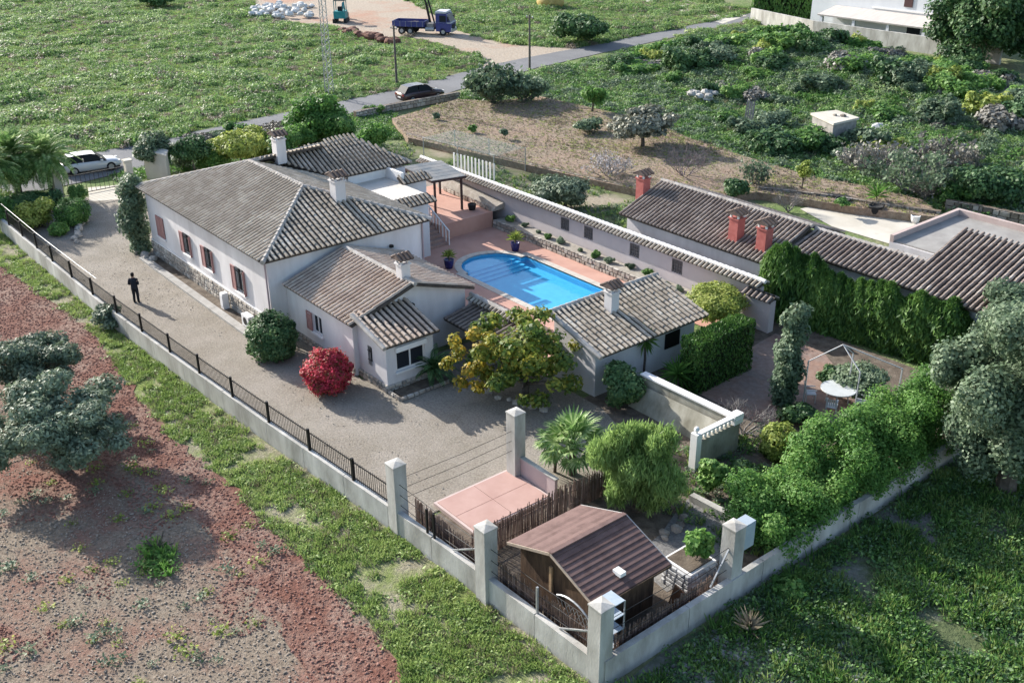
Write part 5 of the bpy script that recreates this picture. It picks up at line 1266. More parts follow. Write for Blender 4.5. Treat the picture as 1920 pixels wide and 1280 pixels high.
def rosette(name, label, cat, base, h, fm, n, s=1.0, tilt=(-20, 75), tr=.1, part='frond', seed=0, group=None, tm=None):
    rr = random.Random(seed+n); t = thing(name, label, cat, base, local=True, group=group)
    if h > .05: MB().tube([(0, 0, 0), (.04, .02, h*.5), (0, 0, h)], [tr*1.2, tr, tr*.95], 8).build('trunk', tm or BARK, t)
    for i in range(n):
        u = (i+.5)/n; el = R(tilt[1]+(tilt[0]-tilt[1])*u+rr.uniform(-8, 8)); ph = i*2.39996+rr.uniform(-.2, .2); k = s*rr.uniform(.85, 1.1)
        M = Matrix.Translation((0, 0, h)) @ Matrix.Rotation(ph, 4, 'Z') @ Matrix.Rotation(-el, 4, 'Y') @ Matrix.Rotation(rr.uniform(-.5, .5), 4, 'X') @ Matrix.Scale(k, 4)
        link(part, fm, t, M)
    return t
FAN = fan_frond(L_PALM); PIN = pinnate_frond(L_PALM, 2.3); CYC = pinnate_frond(L_CYC, 1.25, 1.0, .03, .22, 18); SWD = sword_leaf(L_BRIGHT, .85, .035); SWY = sword_leaf(L_YELG, .6, .03)
b = at(1072, 888); rosette('fan_palm', 'young fan palm between the low pink wall and the pepper tree', 'palm', b[:], 1.35, FAN, 34, 1.0, (-35, 80), .16)
b = at(1040, 885); rosette('fan_palm', 'smaller thin trunked palm crown touching the young fan palm', 'palm', b[:], 1.3, FAN, 16, .6, (-40, 70), .06)
b = at(815, 712); rosette('cycad', 'dark spiky cycad beside the bay window', 'plant', b[:], .5, CYC, 34, 1.05, (-15, 80), .16)
b = at(1206, 705); rosette('yucca_tree', 'slim trunk yucca with a green head at the outbuilding wall', 'plant', b[:], 1.9, SWD, 70, .95, (-60, 85), .06, 'leaf')
b = at(1268, 735); rosette('yucca_tree', 'spiky yucca between the outbuilding wall and the big clipped hedge', 'plant', b[:], .9, SWD, 60, 1.15, (-40, 80), .07, 'leaf')
b = at(1425, 925); rosette('agave', 'yellow green agave at the foot of the leafy hedge', 'plant', b[:], .05, SWY, 24, 1.6, (10, 80), .1, 'leaf')
for i, (px, py, h, lb) in enumerate(((100, 372, 3.0, 'palm with long pale tipped fronds nearest the white car'), (40, 378, 3.2, 'palm with long fronds in the middle of the entrance palm clump'), (-10, 400, 3.3, 'palm with arching fronds cut by the left edge of the photo'))):
    b = at(px, py); rosette('date_palm', lb, 'palm', b[:], h, PIN, 84, 1.15, (-55, 85), .2, seed=i, group='palms at the entrance')
for p_, lb, m_, s in (((-1.95, 12.66, .5), 'yellowish yucca growing in the blue pot at the pool end', SWY, .9), ((-1.6, 17.55, .5), 'bright yellow green spiky plant in the pot on the pool coping', SWY, 1.1)):
    rosette('yucca', lb, 'plant', p_, .25, m_, 34, s, (0, 85), .04, 'leaf')
b = at(1715-75, 392); rosette('yucca', 'spiky plant growing in the black patio tub', 'plant', (b.x, b.y, .6), .3, SWD, 30, 1.3, (0, 80), .05, 'leaf')
plant('tub_shrub', 'green shrub growing in the black tub at the neighbour patio', 'shrub', (1578, 391), (1562, 368, 1596, 388), L_GREEN, .14, 1.3, z0=.5)
# --- entrance and behind the villa
plant('box_hedge_ball', 'small square clipped hedge beside the entrance drive', 'shrub', (147, 382), (126, 342, 170, 382), L_GREEN, .13, 1.3, cover=1.6)
plant('dome_bush', 'smooth dark green dome bush beside the entrance drive', 'bush', (140, 420), (105, 370, 172, 424), L_GREEN, .12, 1.2, cluster=ballclumps, cover=2.0, shell=.8)
plant('yellow_shrub', 'loose yellow green shrub inside the entrance bed', 'shrub', (75, 425), (38, 362, 122, 432), L_YELG, .16, 1.4, cover=.9)
plant('dome_bush', 'tiny round bright bush at the tip of the entrance bed', 'bush', (112, 440), (94, 415, 132, 442), L_BRIGHT, .1, 1.2, cluster=ballclumps, cover=1.8, shell=.8)
plant('dark_hedge_bush', 'dark shady bush under the entrance palms', 'bush', (40, 400), (-30, 350, 110, 405), L_DARK, .17, 1.3)
plant('climbing_ivy', 'tall column of grey green ivy at the far villa corner', 'climber', (262, 470), (222, 305, 298, 468), L_GREYG, .17, 1.3, cluster=lambda c, rx, rz: [(c.x+random.uniform(-.35, .35), c.y+random.uniform(-.35, .35), .4+i*.5, rx*random.uniform(.5, .8), .6) for i in range(9)], cover=1.2)
plant('climbing_ivy', 'arching ivy mass hanging over the entrance wall', 'climber', (290, 335), (258, 240, 335, 318), L_GREYG, .18, 1.3, cover=1.1)
plant('flowering_bush', 'dark bush dotted with white blossoms behind the ivy', 'bush', (365, 330), (315, 245, 402, 312), L_DARK, .18, 1.3, cover=1.2)
plant('yellow_bush', 'yellow green bush behind the main roof', 'bush', (450, 318), (395, 235, 515, 315), L_YELG, .2, 1.3, k=14)
plant('green_bush', 'green bush between the yellow bush and the bright roadside tree', 'bush', (535, 300), (490, 235, 575, 300), L_GREEN, .2, 1.3, k=14)
plant('bright_tree', 'bright green tree standing below the lattice mast', 'tree', (603, 262), (535, 168, 665, 268), L_BRIGHT, .22, 1.4, k=16, trunk=.14, cover=1.1)
plant('bright_tree', 'rounded bright green tree behind the wing roof ridge', 'tree', (705, 292), (668, 225, 748, 288), L_BRIGHT, .2, 1.4, k=12, trunk=.1)
plant('roadside_bush', 'dry grey bush between road and garden behind the yellow bush', 'bush', (520, 262), (440, 232, 590, 262), L_GREY, .2, 1.4, k=12, cover=.7)
for i, (px, py, w_, h_, m_, lb) in enumerate((
    (345, 318, 60, 60, L_GREYG, 'grey green bush squeezed between the ivy and the white flowered bush'), (405, 322, 70, 66, L_GREEN, 'dense green bush right of the white flowered bush'),
    (480, 292, 90, 62, L_YELG, 'golden green bush directly behind the far roof corner'), (560, 282, 80, 60, L_BRIGHT, 'bright bush left of the tree under the mast'), (640, 270, 70, 66, L_GREEN, 'leafy bush between the two bright green trees'),
    (430, 268, 90, 30, L_GREYG, 'dry grey green bush on the road edge above the yellow bush'), (380, 272, 80, 28, L_GREY, 'dull grey bush on the road edge above the white flowered bush'), (590, 262, 60, 50, L_GREEN, 'green undergrowth at the foot of the lattice mast'),
    (250, 372, 46, 50, L_GREYG, 'grey green creeper mass beside the entrance paving'), (30, 360, 90, 70, L_DARK, 'dark shrub mass behind the entrance palms'), (100, 395, 60, 44, L_DARK, 'dark shrub in front of the entrance palm trunks'), (10, 430, 70, 60, L_GREEN, 'green shrub at the left edge beside the concrete wall'))):
    plant('garden_bush', lb, 'bush', (px, py), (px-w_/2, py-h_, px+w_/2, py), m_, .16, 1.4, k=14, cover=1.2, hi=.8)
# --- dry field and neighbour yard
plant('medlar_tree', 'broad dark loquat like tree with rusty leaves in the dry field', 'tree', (1205, 275), (1128, 186, 1286, 272), L_MEDL, .26, 1.5, k=24, cr=.28, cover=1.0, trunk=.16, z0=.5, hi=.8)
plant('green_tree', 'bright green young tree at the far side of the dry field', 'tree', (1110, 210), (1078, 152, 1142, 202), L_BRIGHT, .22, 1.4, trunk=.1, z0=.5)
plant('olive_tree', 'round grey olive tree behind the tiled boundary wall', 'tree', (1056, 392), (994, 318, 1118, 400), L_OLIVE, .16, 1.6, k=16, cover=1.4, trunk=.14)
plant('dark_bush', 'dark green bush behind the roof ridge of the neighbour', 'bush', (1378, 376), (1346, 326, 1410, 376), L_DARK, .17, 1.3, z0=.3)
plant('thin_tree', 'thin yellow green sapling alone in the dry field', 'tree', (1503, 355), (1484, 298, 1522, 338), L_YELG, .16, 1.4, cover=.5, trunk=.05, z0=.5)
for i, (px, py, bx_, lb) in enumerate(((818, 226, (811, 210, 826, 226), 'tiny round sapling closest to the road in the dry field'), (886, 250, (877, 232, 897, 250), 'small round green sapling in the middle of the dry field'), (945, 262, (934, 240, 956, 256), 'thin grey sapling nearest the retaining wall in the dry field'))):
    plant('sapling', lb, 'sapling', (px, py), bx_, (L_GREYG, L_GREEN, L_GREYG)[i], .15, 1.3, cover=1.0, trunk=.03, z0=.5)
plant('grey_shrub', 'low grey leafed shrub left of the broad medlar tree', 'shrub', (1105, 248), (1068, 212, 1140, 250), L_GREYG, .2, 1.5, cover=.6, z0=.5)
plant('dark_bush', 'dark bush with tall canes at the far right beyond the patio', 'bush', (1855, 385), (1790, 290, 1930, 390), L_DARK, .22, 1.6, k=16)
plant('green_bush', 'green bush spreading beside the tangled bare tree', 'bush', (1785, 382), (1740, 322, 1840, 384), L_GREEN, .2, 1.6)
# --- far trees
plant('dark_tree', 'very large dark evergreen at the upper right corner', 'tree', (1838, 122), (1735, -85, 1975, 138), L_DARK, .34, 1.5, k=44, cr=.26, cover=1.2, trunk=.4, cap=26000, hi=.8)
plant('round_tree', 'rounded dark bush tree beside the road at the top', 'tree', (1082, 82), (1028, 12, 1135, 82), L_DARK, .35, 1.4, k=16)
plant('dark_bush', 'dark bush cut by the top edge over the green meadow', 'bush', (292, 14), (255, -20, 335, 18), L_DARK, .35, 1.4)
p0 = [at(1410, 30), at(1540, 38), at(1540, 16), at(1410, 12)]
hedge('clipped_hedge', 'long clipped green hedge beside the far wooden gate', [(p.x, p.y) for p in p0], 0, 3.0, L_GREEN, .3, cap=12000)
p0 = [at(1625, 12), at(1700, 18), at(1690, 6), at(1620, 2)]
hedge('clipped_hedge', 'green hedge behind the wooden gate by the white house', [(at(1600+x, 26-y)[0], at(1600+x, 26-y)[1]) for x, y in ((0, 0), (38, -4), (38, 6), (0, 10))], 0, 2.2, L_GREEN, .3, cap=5000)
yt = thing('yellow_tank', 'yellow rounded tank at the top edge beside the dark round tree', 'tank', at(1032, 14)[:])
b = at(1032, 14); MB().blob((b.x, b.y, 1.0), 2.4, 2.0, 1.6, 16, 9, .03).build('body', mat('tank_yellow', (.48, .34, .10), (.58, .44, .18), 1, .6), yt, True); MB().box(b.x-1.2, b.x+1.2, b.y-1, b.y+1, 0, .3).build('base', CONCD, yt)
# --- scrub on the slope, upper right
def bush_mesh(seed, m, h=1.0, k=11, ls=.105, cap=3600):
    rr = random.Random(seed); rng = np.random.default_rng(seed); cl = [(0, 0, .45*h, .55, .5*h)]+[(rr.uniform(-.6, .6), rr.uniform(-.6, .6), rr.uniform(.25, .75)*h, rr.uniform(.25, .42), rr.uniform(.22, .4)*h) for _ in range(k)]
    V, F = crown_arrays(cl, ls, 1.3, 1.5, None, cap, rng=rng); V[:, 2] = np.maximum(V[:, 2], 0); return fastmesh('foliage', V, F, m)
SB = [bush_mesh(20+i, m, h) for i, (m, h) in enumerate(((L_GREEN, 1.0), (L_BRIGHT, .8), (L_DARK, 1.1), (L_GREYG, .9), (L_GREY, .7), (L_YELG, .9), (L_GREYG, 1.2), (L_GREEN, .9)))]
scrub = P((1075, 112), (1180, 78), (1290, 62), (1420, 62), (1560, 88), (1730, 118), (1930, 175), (1930, 300), (1820, 290), (1690, 300), (1560, 285), (1430, 245), (1300, 178), (1180, 150))
st = MB().tube([(0, 0, 0), (0, 0, .4)], [.06, .04], 5).mesh('stem', BARK)
clear = [at(*q_) for q_ in ((1722, 226), (1690, 222), (1655, 252), (1318, 192), (1395, 236), (1810, 280), (1860, 290), (1880, 275))]
pts = ptsin(scrub, 185, np.random.default_rng(44)); hx = mound(pts[:, 0], pts[:, 1]); rs = random.Random(77)
names = ('green', 'bright green', 'dark green', 'grey green', 'dry grey', 'yellow green', 'tall grey green', 'leafy green')
for (x, y), z in zip(pts, hx):
    if abs(x+7) < 3.2 and abs(y-60) < 3.2: continue
    if x < -39.5-.1375*(y-57): continue
    if any((x-a_[0]-1.0)**2+(y-a_[1]+1.6)**2 < 9 for a_ in clear): continue
    k = rs.choice((0, 1, 1, 2, 2, 3, 3, 4, 5, 6, 7, 7)); s = rs.uniform(1.0, 2.5)
    zn = 'near the road junction' if x < -30 and y < 72 else 'right below the far grey wall' if y > 90 else 'below the far clipped hedge' if x < -30 else 'left of the ruined hut' if y < 60 and x < -7 else 'beside the big evergreen' if x > -6 and y > 74 else 'well behind the hut' if x < -4 and y > 76 else 'just behind the hut' if x < -4 and y > 66 else 'next to the hut' if x < -4 else 'by the rubble stones' if y < 62 and x > 2 else 'right of the hut'
    sz = 'small ' if s < 1.45 else 'large ' if s > 2.05 else 'mid sized '
    t = thing('wild_bush', sz+names[k]+' wild bush '+zn, 'bush', (x, y, z-.05), rs.uniform(0, 6.2), sz+names[k]+' bushes '+zn, local=True); t.scale = (s*rs.uniform(.9, 1.3), s, s*rs.uniform(.65, 1.05))
    link('foliage', SB[k], t); link('stem', st, t)
for px, py, s in ((1270, 150, 1.0), (1455, 290, 2.2), (1500, 285, 2.3), (1400, 255, 2.0), (1545, 285, 1.8), (1445, 240, 2.0), (1590, 305, 1.6), (1360, 235, 1.5), (1660, 240, 2.2), (1700, 250, 2.0), (1880, 240, 2.6), (1610, 310, 1.5), (1420, 275, 1.6)):
    b = at(px, py); k = rs.choice((0, 2, 3, 7)); t = thing('wild_bush', names[k]+' wild bush at the near edge of the scrub round the ruined hut', 'bush', b[:], rs.uniform(0, 6), names[k]+' bushes at the scrub edge', local=True); t.scale = (s, s, s*.85); link('foliage', SB[k], t); link('stem', st, t)
for px, py, s in ((910, 165, 0), (455, 262, 1.6), (300, 300, 1.2), (700, 215, 1.0)):
    if s: b = at(px, py); t = thing('wild_bush', 'leafy green wild bush growing along the roadside', 'bush', b[:], rs.uniform(0, 6), 'bushes along the roadside', local=True); t.scale = (s, s, s); link('foliage', SB[7], t); link('stem', st, t)
# --- ground cover (nobody could count it)
def tuft(seed, m, n=9, h=.3, r_=.1, w=.03):
    rr = random.Random(seed); b = MB()
    for i in range(n):
        a = rr.uniform(0, 6.28); q = rr.uniform(0, r_); p = Vector((q*math.cos(a), q*math.sin(a), 0)); d = Vector((math.cos(a), math.sin(a), 0))*rr.uniform(.1, .6)*h; hh = h*rr.uniform(.6, 1.1); s = Vector((-math.sin(a), math.cos(a), 0))*w
        b.add([p-s, p+s, p+d*.45+Vector((0, 0, hh*.65))+s*.7, p+d+Vector((0, 0, hh)), p+d*.45+Vector((0, 0, hh*.65))-s*.7], [(0, 1, 2, 3, 4)])
    return b.mesh('tuft', m)
def weed(seed, m, r_=.3, h=.2, n=40, ls=.07):
    rng = np.random.default_rng(seed); Pn = np.stack([rng.normal(size=n)*r_*.5, rng.normal(size=n)*r_*.5, rng.random(n)*h], 1); Nn = rng.normal(size=(n, 3))*.5+np.array([0, 0, 1.]); Nn /= np.linalg.norm(Nn, axis=1, keepdims=True)
    return fastmesh('weed', *leafquads(Pn, Nn, ls, 1.6, 'flat', rng), m)
def mclump(seed, m, ls=.14): 
    rng = np.random.default_rng(seed); rr = random.Random(seed)
    V, F = crown_arrays([(rr.uniform(-.5, .5), rr.uniform(-.5, .5), .15, rr.uniform(.35, .6), rr.uniform(.25, .5)) for _ in range(5)], ls, .8, 1.5, None, 300, rng=rng); V[:, 2] = np.maximum(V[:, 2], 0.0); return fastmesh('clump', V, F, m)
vis = lambda P_: P_
def notin(P_, polys):
    k = np.ones(len(P_), bool)
    for q_ in polys: k &= ~inpoly(P_, q_)
    return P_[k]
# verge grass beside the concrete wall
vp = ptsin([(-34, -10), (-34, -6.4), (-8, -6.2), (2, -5.75), (10, -5.35), (18, -4.65), (29.2, -4.3), (36, -3), (36, -20), (20, -21), (-10, -14)], 34000)
vp = notin(vp, [RED_POLY]); d_ = noise2(vp, 1.3, 1)*.6+noise2(vp, .45, 2)*.4; vp = vp[d_ > .41]
scatter('grass', np.column_stack([vp, np.zeros(len(vp))]), RNG.random(len(vp))*6.28, .55+RNG.random(len(vp))*.7, [tuft(1, L_GRASS, 14, .22, .14, .014), tuft(2, L_GRASS, 12, .16, .14, .014), weed(3, L_GRASS, .25, .12), tuft(4, L_GRASS, 14, .2, .2, .014), tuft(5, L_DRYG, 10, .16, .14, .012)])
# clods and straw on the red field
CLOD = mat('clod', (.24, .11, .08), (.40, .22, .17), 3, 1, isl=.0, objr=.5); STRAW = mat('straw_litter', (.26, .21, .165), (.44, .37, .30), 2, 1, objr=.6)
def clod(seed, m, s=(1, 1, .6)):
    b = MB(); b.blob((0, 0, .25), .5*s[0], .5*s[1], .5*s[2], 6, 4, .3, rnd=random.Random(seed)); return b.mesh('clod', m)
fp = ptsin([(-26, -5), (24, -5), (26, -26), (8, -26), (-8, -18), (-26, -13)], 130000); fp = fp[inpoly(fp, RED_POLY)]
f_ = noise2(fp, 4.0, 5)*.65+noise2(fp, 1.2, 6)*.35
ib = inpoly(fp, BAND_POLY); cA = fp[(f_ < .42) | ib]; cB = fp[(f_ >= .42) & ~ib]
scatter('soil_clods', np.column_stack([cA, np.full(len(cA), .02)]), RNG.random(len(cA))*6.28, .025+RNG.random(len(cA))**4*.085, [clod(1, CLOD), clod(2, CLOD), clod(3, CLOD, (1.3, .8, .5))])
scatter('dry_litter', np.column_stack([cB, np.full(len(cB), .02)]), RNG.random(len(cB))*6.28, .02+RNG.random(len(cB))**4*.075, [clod(4, STRAW, (1.5, .6, .4)), clod(5, STRAW), clod(7, STRAW, (1.8, .5, .35))])
wp = ptsin([(3, -8.5), (16, -8), (22, -12), (18, -22), (2, -15)], 110); wp = wp[inpoly(wp, RED_POLY)]
scatter('field_weeds', np.column_stack([wp, np.full(len(wp), .02)]), RNG.random(len(wp))*6.28, .5+RNG.random(len(wp))*.7, [weed(7, L_GREYG), weed(8, L_YELG)])
sp = np.array(at(300, 1045)[:2])+RNG.normal(size=(46, 2))*np.array([.5, .28]); scatter('sprouts', np.column_stack([sp, np.full(len(sp), .02)]), RNG.random(len(sp))*6.28, .7+RNG.random(len(sp))*.6, [tuft(9, L_BRIGHT, 9, .35), weed(9, L_BRIGHT)])
# meadow beyond the road
mp_ = ptsin(P((-40, 470), (-60, -15), (230, -30), (470, -30), (700, -30), (1150, -30), (1420, 20), (1420, 60), (1180, 80), (905, 128), (700, 200), (460, 222), (150, 300)), 46000)
mp_ = notin(mp_, [LOT_POLY, ROADL+ROADR[::-1]]); q_ = noise2(mp_, 3.0, 8)*.5+noise2(mp_, 9, 9)*.5; mp_ = mp_[q_ > .36]; q_ = noise2(mp_, 3.0, 8)
mp_ = mp_[::2]; q_ = q_[::2]
scatter('meadow', np.column_stack([mp_, mound(mp_[:, 0], mp_[:, 1])-.05]), RNG.random(len(mp_))*6.28, .35+q_**2*1.1+RNG.random(len(mp_))**2*.5, [mclump(1, L_MEAD), mclump(2, L_MEAD), tuft(71, L_MEAD, 40, .45, .55, .03), mclump(4, L_GRASS, .1), mclump(5, L_MEAD, .1), tuft(72, L_GRASS, 40, .4, .5, .03), mclump(7, L_DRYG, .1), tuft(73, L_MEAD, 36, .5, .5, .03)])
ms_ = notin(ptsin(P((-40, 470), (-60, -15), (230, -30), (700, -30), (1150, -30), (1420, 20), (1420, 60), (1180, 80), (905, 128), (700, 200), (460, 222), (150, 300)), 52000), [LOT_POLY, ROADL+ROADR[::-1]])
scatter('meadow_grass', np.column_stack([ms_, mound(ms_[:, 0], ms_[:, 1])-.03]), RNG.random(len(ms_))*6.28, .6+RNG.random(len(ms_))*.9, [tuft(75, L_MEAD, 20, .25, .3, .025), tuft(76, L_GRASS, 20, .22, .3, .025), weed(77, L_MEAD, .4, .15, 40, .09), tuft(78, L_DRYG, 16, .25, .3, .02)])
bh_ = notin(ptsin(P((160, 300), (460, 225), (735, 205), (770, 262), (640, 262), (480, 300), (300, 330), (230, 345)), 5000), [ROADL+ROADR[::-1], DRIVE_POLY])
scatter('garden_grass', np.column_stack([bh_, np.zeros(len(bh_))]), RNG.random(len(bh_))*6.28, .6+RNG.random(len(bh_))*.8, [tuft(85, L_GREEN, 14, .25, .2, .02), weed(86, L_GREEN, .35, .2), weed(87, L_GREYG, .35, .2)])
# scrub floor
sp_ = ptsin(P((860, 190), (985, 132), (1100, 100), (1290, 60), (1420, 60), (1740, 112), (1960, 170), (1960, 420), (1770, 400), (1700, 385), (1420, 330), (1200, 260), (1000, 200)), 15000)
sp_ = notin(sp_, [ROADL+ROADR[::-1], FIELD_POLY]); sp_ = sp_[sp_[:, 0] > -43.4-.1375*(sp_[:, 1]-57)]; scatter('scrub_undergrowth', np.column_stack([sp_, mound(sp_[:, 0], sp_[:, 1])-.05]), RNG.random(len(sp_))*6.28, .5+RNG.random(len(sp_))*.9, [mclump(11, L_MEAD, .1), tuft(88, L_MEAD, 34, .4, .5, .03), mclump(13, L_GREYG, .1), tuft(89, L_GRASS, 34, .35, .5, .03), mclump(15, L_GREEN, .1), tuft(90, L_DRYG, 28, .4, .5, .025)])
# fallen leaves and grit on the drive
dl = ptsin(DRIVE_POLY, 6000); dl = dl[(noise2(dl, 2.5, 11) > .52) | (np.abs(dl[:, 1]+1.8) < .5)]
scatter('leaf_litter', np.column_stack([dl, np.full(len(dl), .014)]), RNG.random(len(dl))*6.28, .02+RNG.random(len(dl))**3*.05, [clod(81, mat('dead_leaf', (.22, .16, .12), (.38, .30, .23), 2, 1, objr=.5), (1.4, .8, .3)), clod(82, mat('grit', (.3, .27, .23), (.5, .46, .4), 2, 1, objr=.5))])
# rough shady lot
lp = ptsin([(29.3, -5), (29.2, 18), (27, 30), (44, 26), (46, 6), (44, -14), (34, -12)], 17000); q_ = noise2(lp, 2.2, 4)*.6+noise2(lp, .7, 5)*.4; lp = lp[q_ > .37]
lp = lp[~((lp[:, 1] < 1.5) & (RNG.random(len(lp)) < .55))]
scatter('rough_weeds', np.column_stack([lp, np.zeros(len(lp))]), RNG.random(len(lp))*6.28, .7+RNG.random(len(lp))*1.0, [weed(21, L_GREEN, .35, .2, 70, .05), weed(22, L_DARK, .35, .22, 70, .05), tuft(23, L_GREEN, 24, .3, .25, .016), weed(24, L_GREYG, .3, .16, 50, .045), tuft(25, L_GRASS, 24, .25, .25, .016)])
cp_ = ptsin([(29.4, -6), (29.3, 4), (33, 6), (36, -4)], 5000); scatter('lot_gravel', np.column_stack([cp_, np.zeros(len(cp_))]), RNG.random(len(cp_))*6.28, .05+RNG.random(len(cp_))**2*.14, [clod(31, mat('grey_chip', (.22, .215, .21), (.42, .41, .40), 3, .95, objr=.5)), clod(32, MATS['grey_chip'])])
b = at(1405, 1185); rosette('dry_grass_clump', 'tall dry straw coloured grass clump in the rough lot', 'grass clump', b[:], 0, sword_leaf(L_DRYG, .9, .02), 40, 1.0, (40, 88), .05, 'leaf')
# dry field tufts, yard weeds, garden weeds, bed plants
dp = notin(ptsin(FIELD_POLY, 9000), []); q_ = noise2(dp, 4, 3); 
scatter('field_tufts', np.column_stack([dp, np.full(len(dp), FIELD_Z)]), RNG.random(len(dp))*6.28, .3+q_*.6, [tuft(41, L_DRYG, 8, .22, .14), tuft(43, L_DRYG, 6, .16, .2), weed(44, L_YELG, .3, .1, 14)])
yp = ptsin([(-30, 23), (3, 21.6), (3, 26), (14, 27), (14.5, 31), (4, 36), (0, 37), (-6, 31), (-15, 30), (-28, 27)], 2600); q_ = noise2(yp, 2.5, 7); yp = yp[q_ > .5]
scatter('yard_weeds', np.column_stack([yp, np.zeros(len(yp))]), RNG.random(len(yp))*6.28, .5+RNG.random(len(yp))*.7, [weed(51, L_GREEN), tuft(52, L_GRASS), weed(53, L_GREYG)])
gp_ = ptsin([(17.5, 7.5), (20.5, 6), (21.5, 4), (28, 4), (28, 12), (22, 12), (22, 9)], 500); scatter('garden_weeds', np.column_stack([gp_, np.full(len(gp_), .02)]), RNG.random(len(gp_))*6.28, .5+RNG.random(len(gp_))*.6, [weed(61, L_GREEN), weed(62, L_GREYG), tuft(63, L_GRASS)])
rs2 = random.Random(5)
for i in range(13):
    x = -5.2+i*1.42; t = thing('bed_plant', ORD[i]+' small plant from the upper terrace in the stone bed along the pink wall', 'plant', (x+rs2.uniform(-.3, .3), 19.85+rs2.uniform(-.2, .2), .52), rs2.uniform(0, 6), 'plants in the stone bed', local=True); s = rs2.uniform(.22, .42); t.scale = (s, s, s); link('foliage', SB[3 if i % 3 else 0], t)
# ------------------------------------------------------------ vehicles
def car(name, label, loc, rz, L, W, H, paint, kind='suv'):
    """body lofted from cross sections, x forward"""
    t = thing(name, label, 'car', loc, rz, local=True)
    st = [  # x fraction, underside, belt height, half width at belt, half width low
        (-.5, .42, .78, .80, .78), (-.485, .34, .98, .90, .88), (-.40, .26, 1.03, .97, .96), (-.2, .22, 1.02, 1.0, .99), (.1, .22, .99, 1.0, .99), (.26, .24, .94, .98, .97), (.40, .26, .86, .92, .94), (.475, .32, .74, .80, .86), (.5, .40, .62, .70, .76)]
    b = MB(); ring_ = []
    for xf, zl, zb, wb_, wl in st:
        zb = zb*H/1.65; x = xf*L; hw = W/2
        ring_.append([(x, -hw*wl*.92, zl), (x, -hw*wl, zl+.14), (x, -hw*wb_, zb-.1), (x, -hw*wb_*.9, zb), (x, hw*wb_*.9, zb), (x, hw*wb_, zb-.1), (x, hw*wl, zl+.14), (x, hw*wl*.92, zl)])
    V = [p for r_ in ring_ for p in r_]; n = 8; F = []
    for i in range(len(st)-1):
        for j in range(n): F.append((i*n+j, i*n+(j+1) % n, (i+1)*n+(j+1) % n, (i+1)*n+j))
    F += [tuple(range(n))[::-1], tuple(range((len(st)-1)*n, len(st)*n))]
    b.add(V, F); body = b.build('body', paint, t, True)
    zb = .98*H/1.65; hw = W/2
    cab = [(-.47 if kind == 'suv' else -.42, zb-.02, .80), (-.36 if kind == 'suv' else -.25, H-.06, .70), (-.2, H, .70), (.02, H-.02, .70), (.09, H-.1, .69), (.27, zb-.06, .80)]
    b = MB(); V = []; 
    for xf, z, w in cab: V += [(xf*L, -hw*w, z), (xf*L, hw*w, z)]
    lo = [(cab[0][0]*L, -hw*.92, zb-.05), (cab[0][0]*L, hw*.92, zb-.05), (cab[-1][0]*L, -hw*.92, zb-.08), (cab[-1][0]*L, hw*.92, zb-.08)]
    b.add(V, [(2, 4, 5, 3), (4, 6, 7, 5), (6, 8, 9, 7)]); b.build('cabin_roof', paint, t)
    g = MB(); g.add([V[0], V[1], V[3], V[2]], [(0, 1, 2, 3)]); g.build('rear_window', CARGLASS, t)
    g = MB(); g.add([V[8], V[10], V[11], V[9]], [(0, 1, 2, 3)]); g.build('windscreen', CARGLASS, t)
    for s in (0, 1):
        y = (-1 if s == 0 else 1)*hw*.93; pil = [(.0, .48), (.52, 1.0)]
        g = MB(); g.add([(cab[0][0]*L, y, zb-.05), (cab[1][0]*L+.1, y*.76, H-.08), (-.14*L, y*.76, H-.06), (-.14*L, y, zb-.06)], [(0, 1, 2, 3)]); g.build('side_window', CARGLASS, t)
        g = MB(); g.add([(-.12*L, y, zb-.06), (-.12*L, y*.76, H-.06), (.07*L, y*.76, H-.1), (.26*L, y, zb-.08)], [(0, 1, 2, 3)]); g.build('side_window', CARGLASS, t)
        m = MB(); m.box(.17*L-.1, .17*L+.1, min(y*1.02, y*1.2), max(y*1.02, y*1.2), zb-.02, zb+.12); m.build('wing_mirror', paint, t)
        h = MB(); h.box(.455*L, .485*L, min(y*.6, y*.9), max(y*.6, y*.9), .58, .74); h.build('headlight', WHITE2, t)
        h = MB(); h.box(-.5*L-.01, -.47*L, min(y*.62, y*.92), max(y*.62, y*.92), .72, .9); h.build('tail_light', mat('tail_red', (.25, .02, .02), None, rough=.3), t)
        for xf in (-.30, .31):
            w = MB(); yy = (-1 if s == 0 else 1)*(hw-.11); w.tube([(xf*L, yy-.11, .34), (xf*L, yy-.09, .34), (xf*L, yy+.09, .34), (xf*L, yy+.11, .34)], [.30, .345, .345, .30], 20); wo = w.build('wheel', BLACK, t)
            r_ = MB(); yo = yy+(-.115 if s == 0 else .115); r_.tube([(xf*L, yo-.008, .34), (xf*L, yo+.008, .34)], .21, 12); r_.build('rim', GREYM, wo)
    m = MB(); m.box(-.5*L-.012, -.5*L+.02, -.26, .26, .5, .62); m.build('number_plate', WHITE2, t)
    m = MB(); m.box(-.46*L, .46*L, -hw*.9, hw*.9, .2, .30); m.build('underbody', BLACK, t)
    return t
a = at(752, 193); c = at(824, 181); d = c-a
car('parked_car', 'dark burgundy estate car parked at the roadside wall', (*((a+c)/2)[:2], .026), math.atan2(d.y, d.x), 4.9, 1.9, 1.62, mat('burgundy_paint', (.055, .030, .033), (.07, .038, .042), 1, .25, spec=.6))
a = at(120, 328); c = at(222, 313); d = c-a
car('parked_car', 'white car parked on the road outside the entrance gate', (*((a+c)/2)[:2], .026), math.atan2(d.y, d.x), 4.5, 1.8, 1.5, mat('white_car_paint', (.72, .73, .75), (.75, .76, .78), 1, .25, spec=.6))
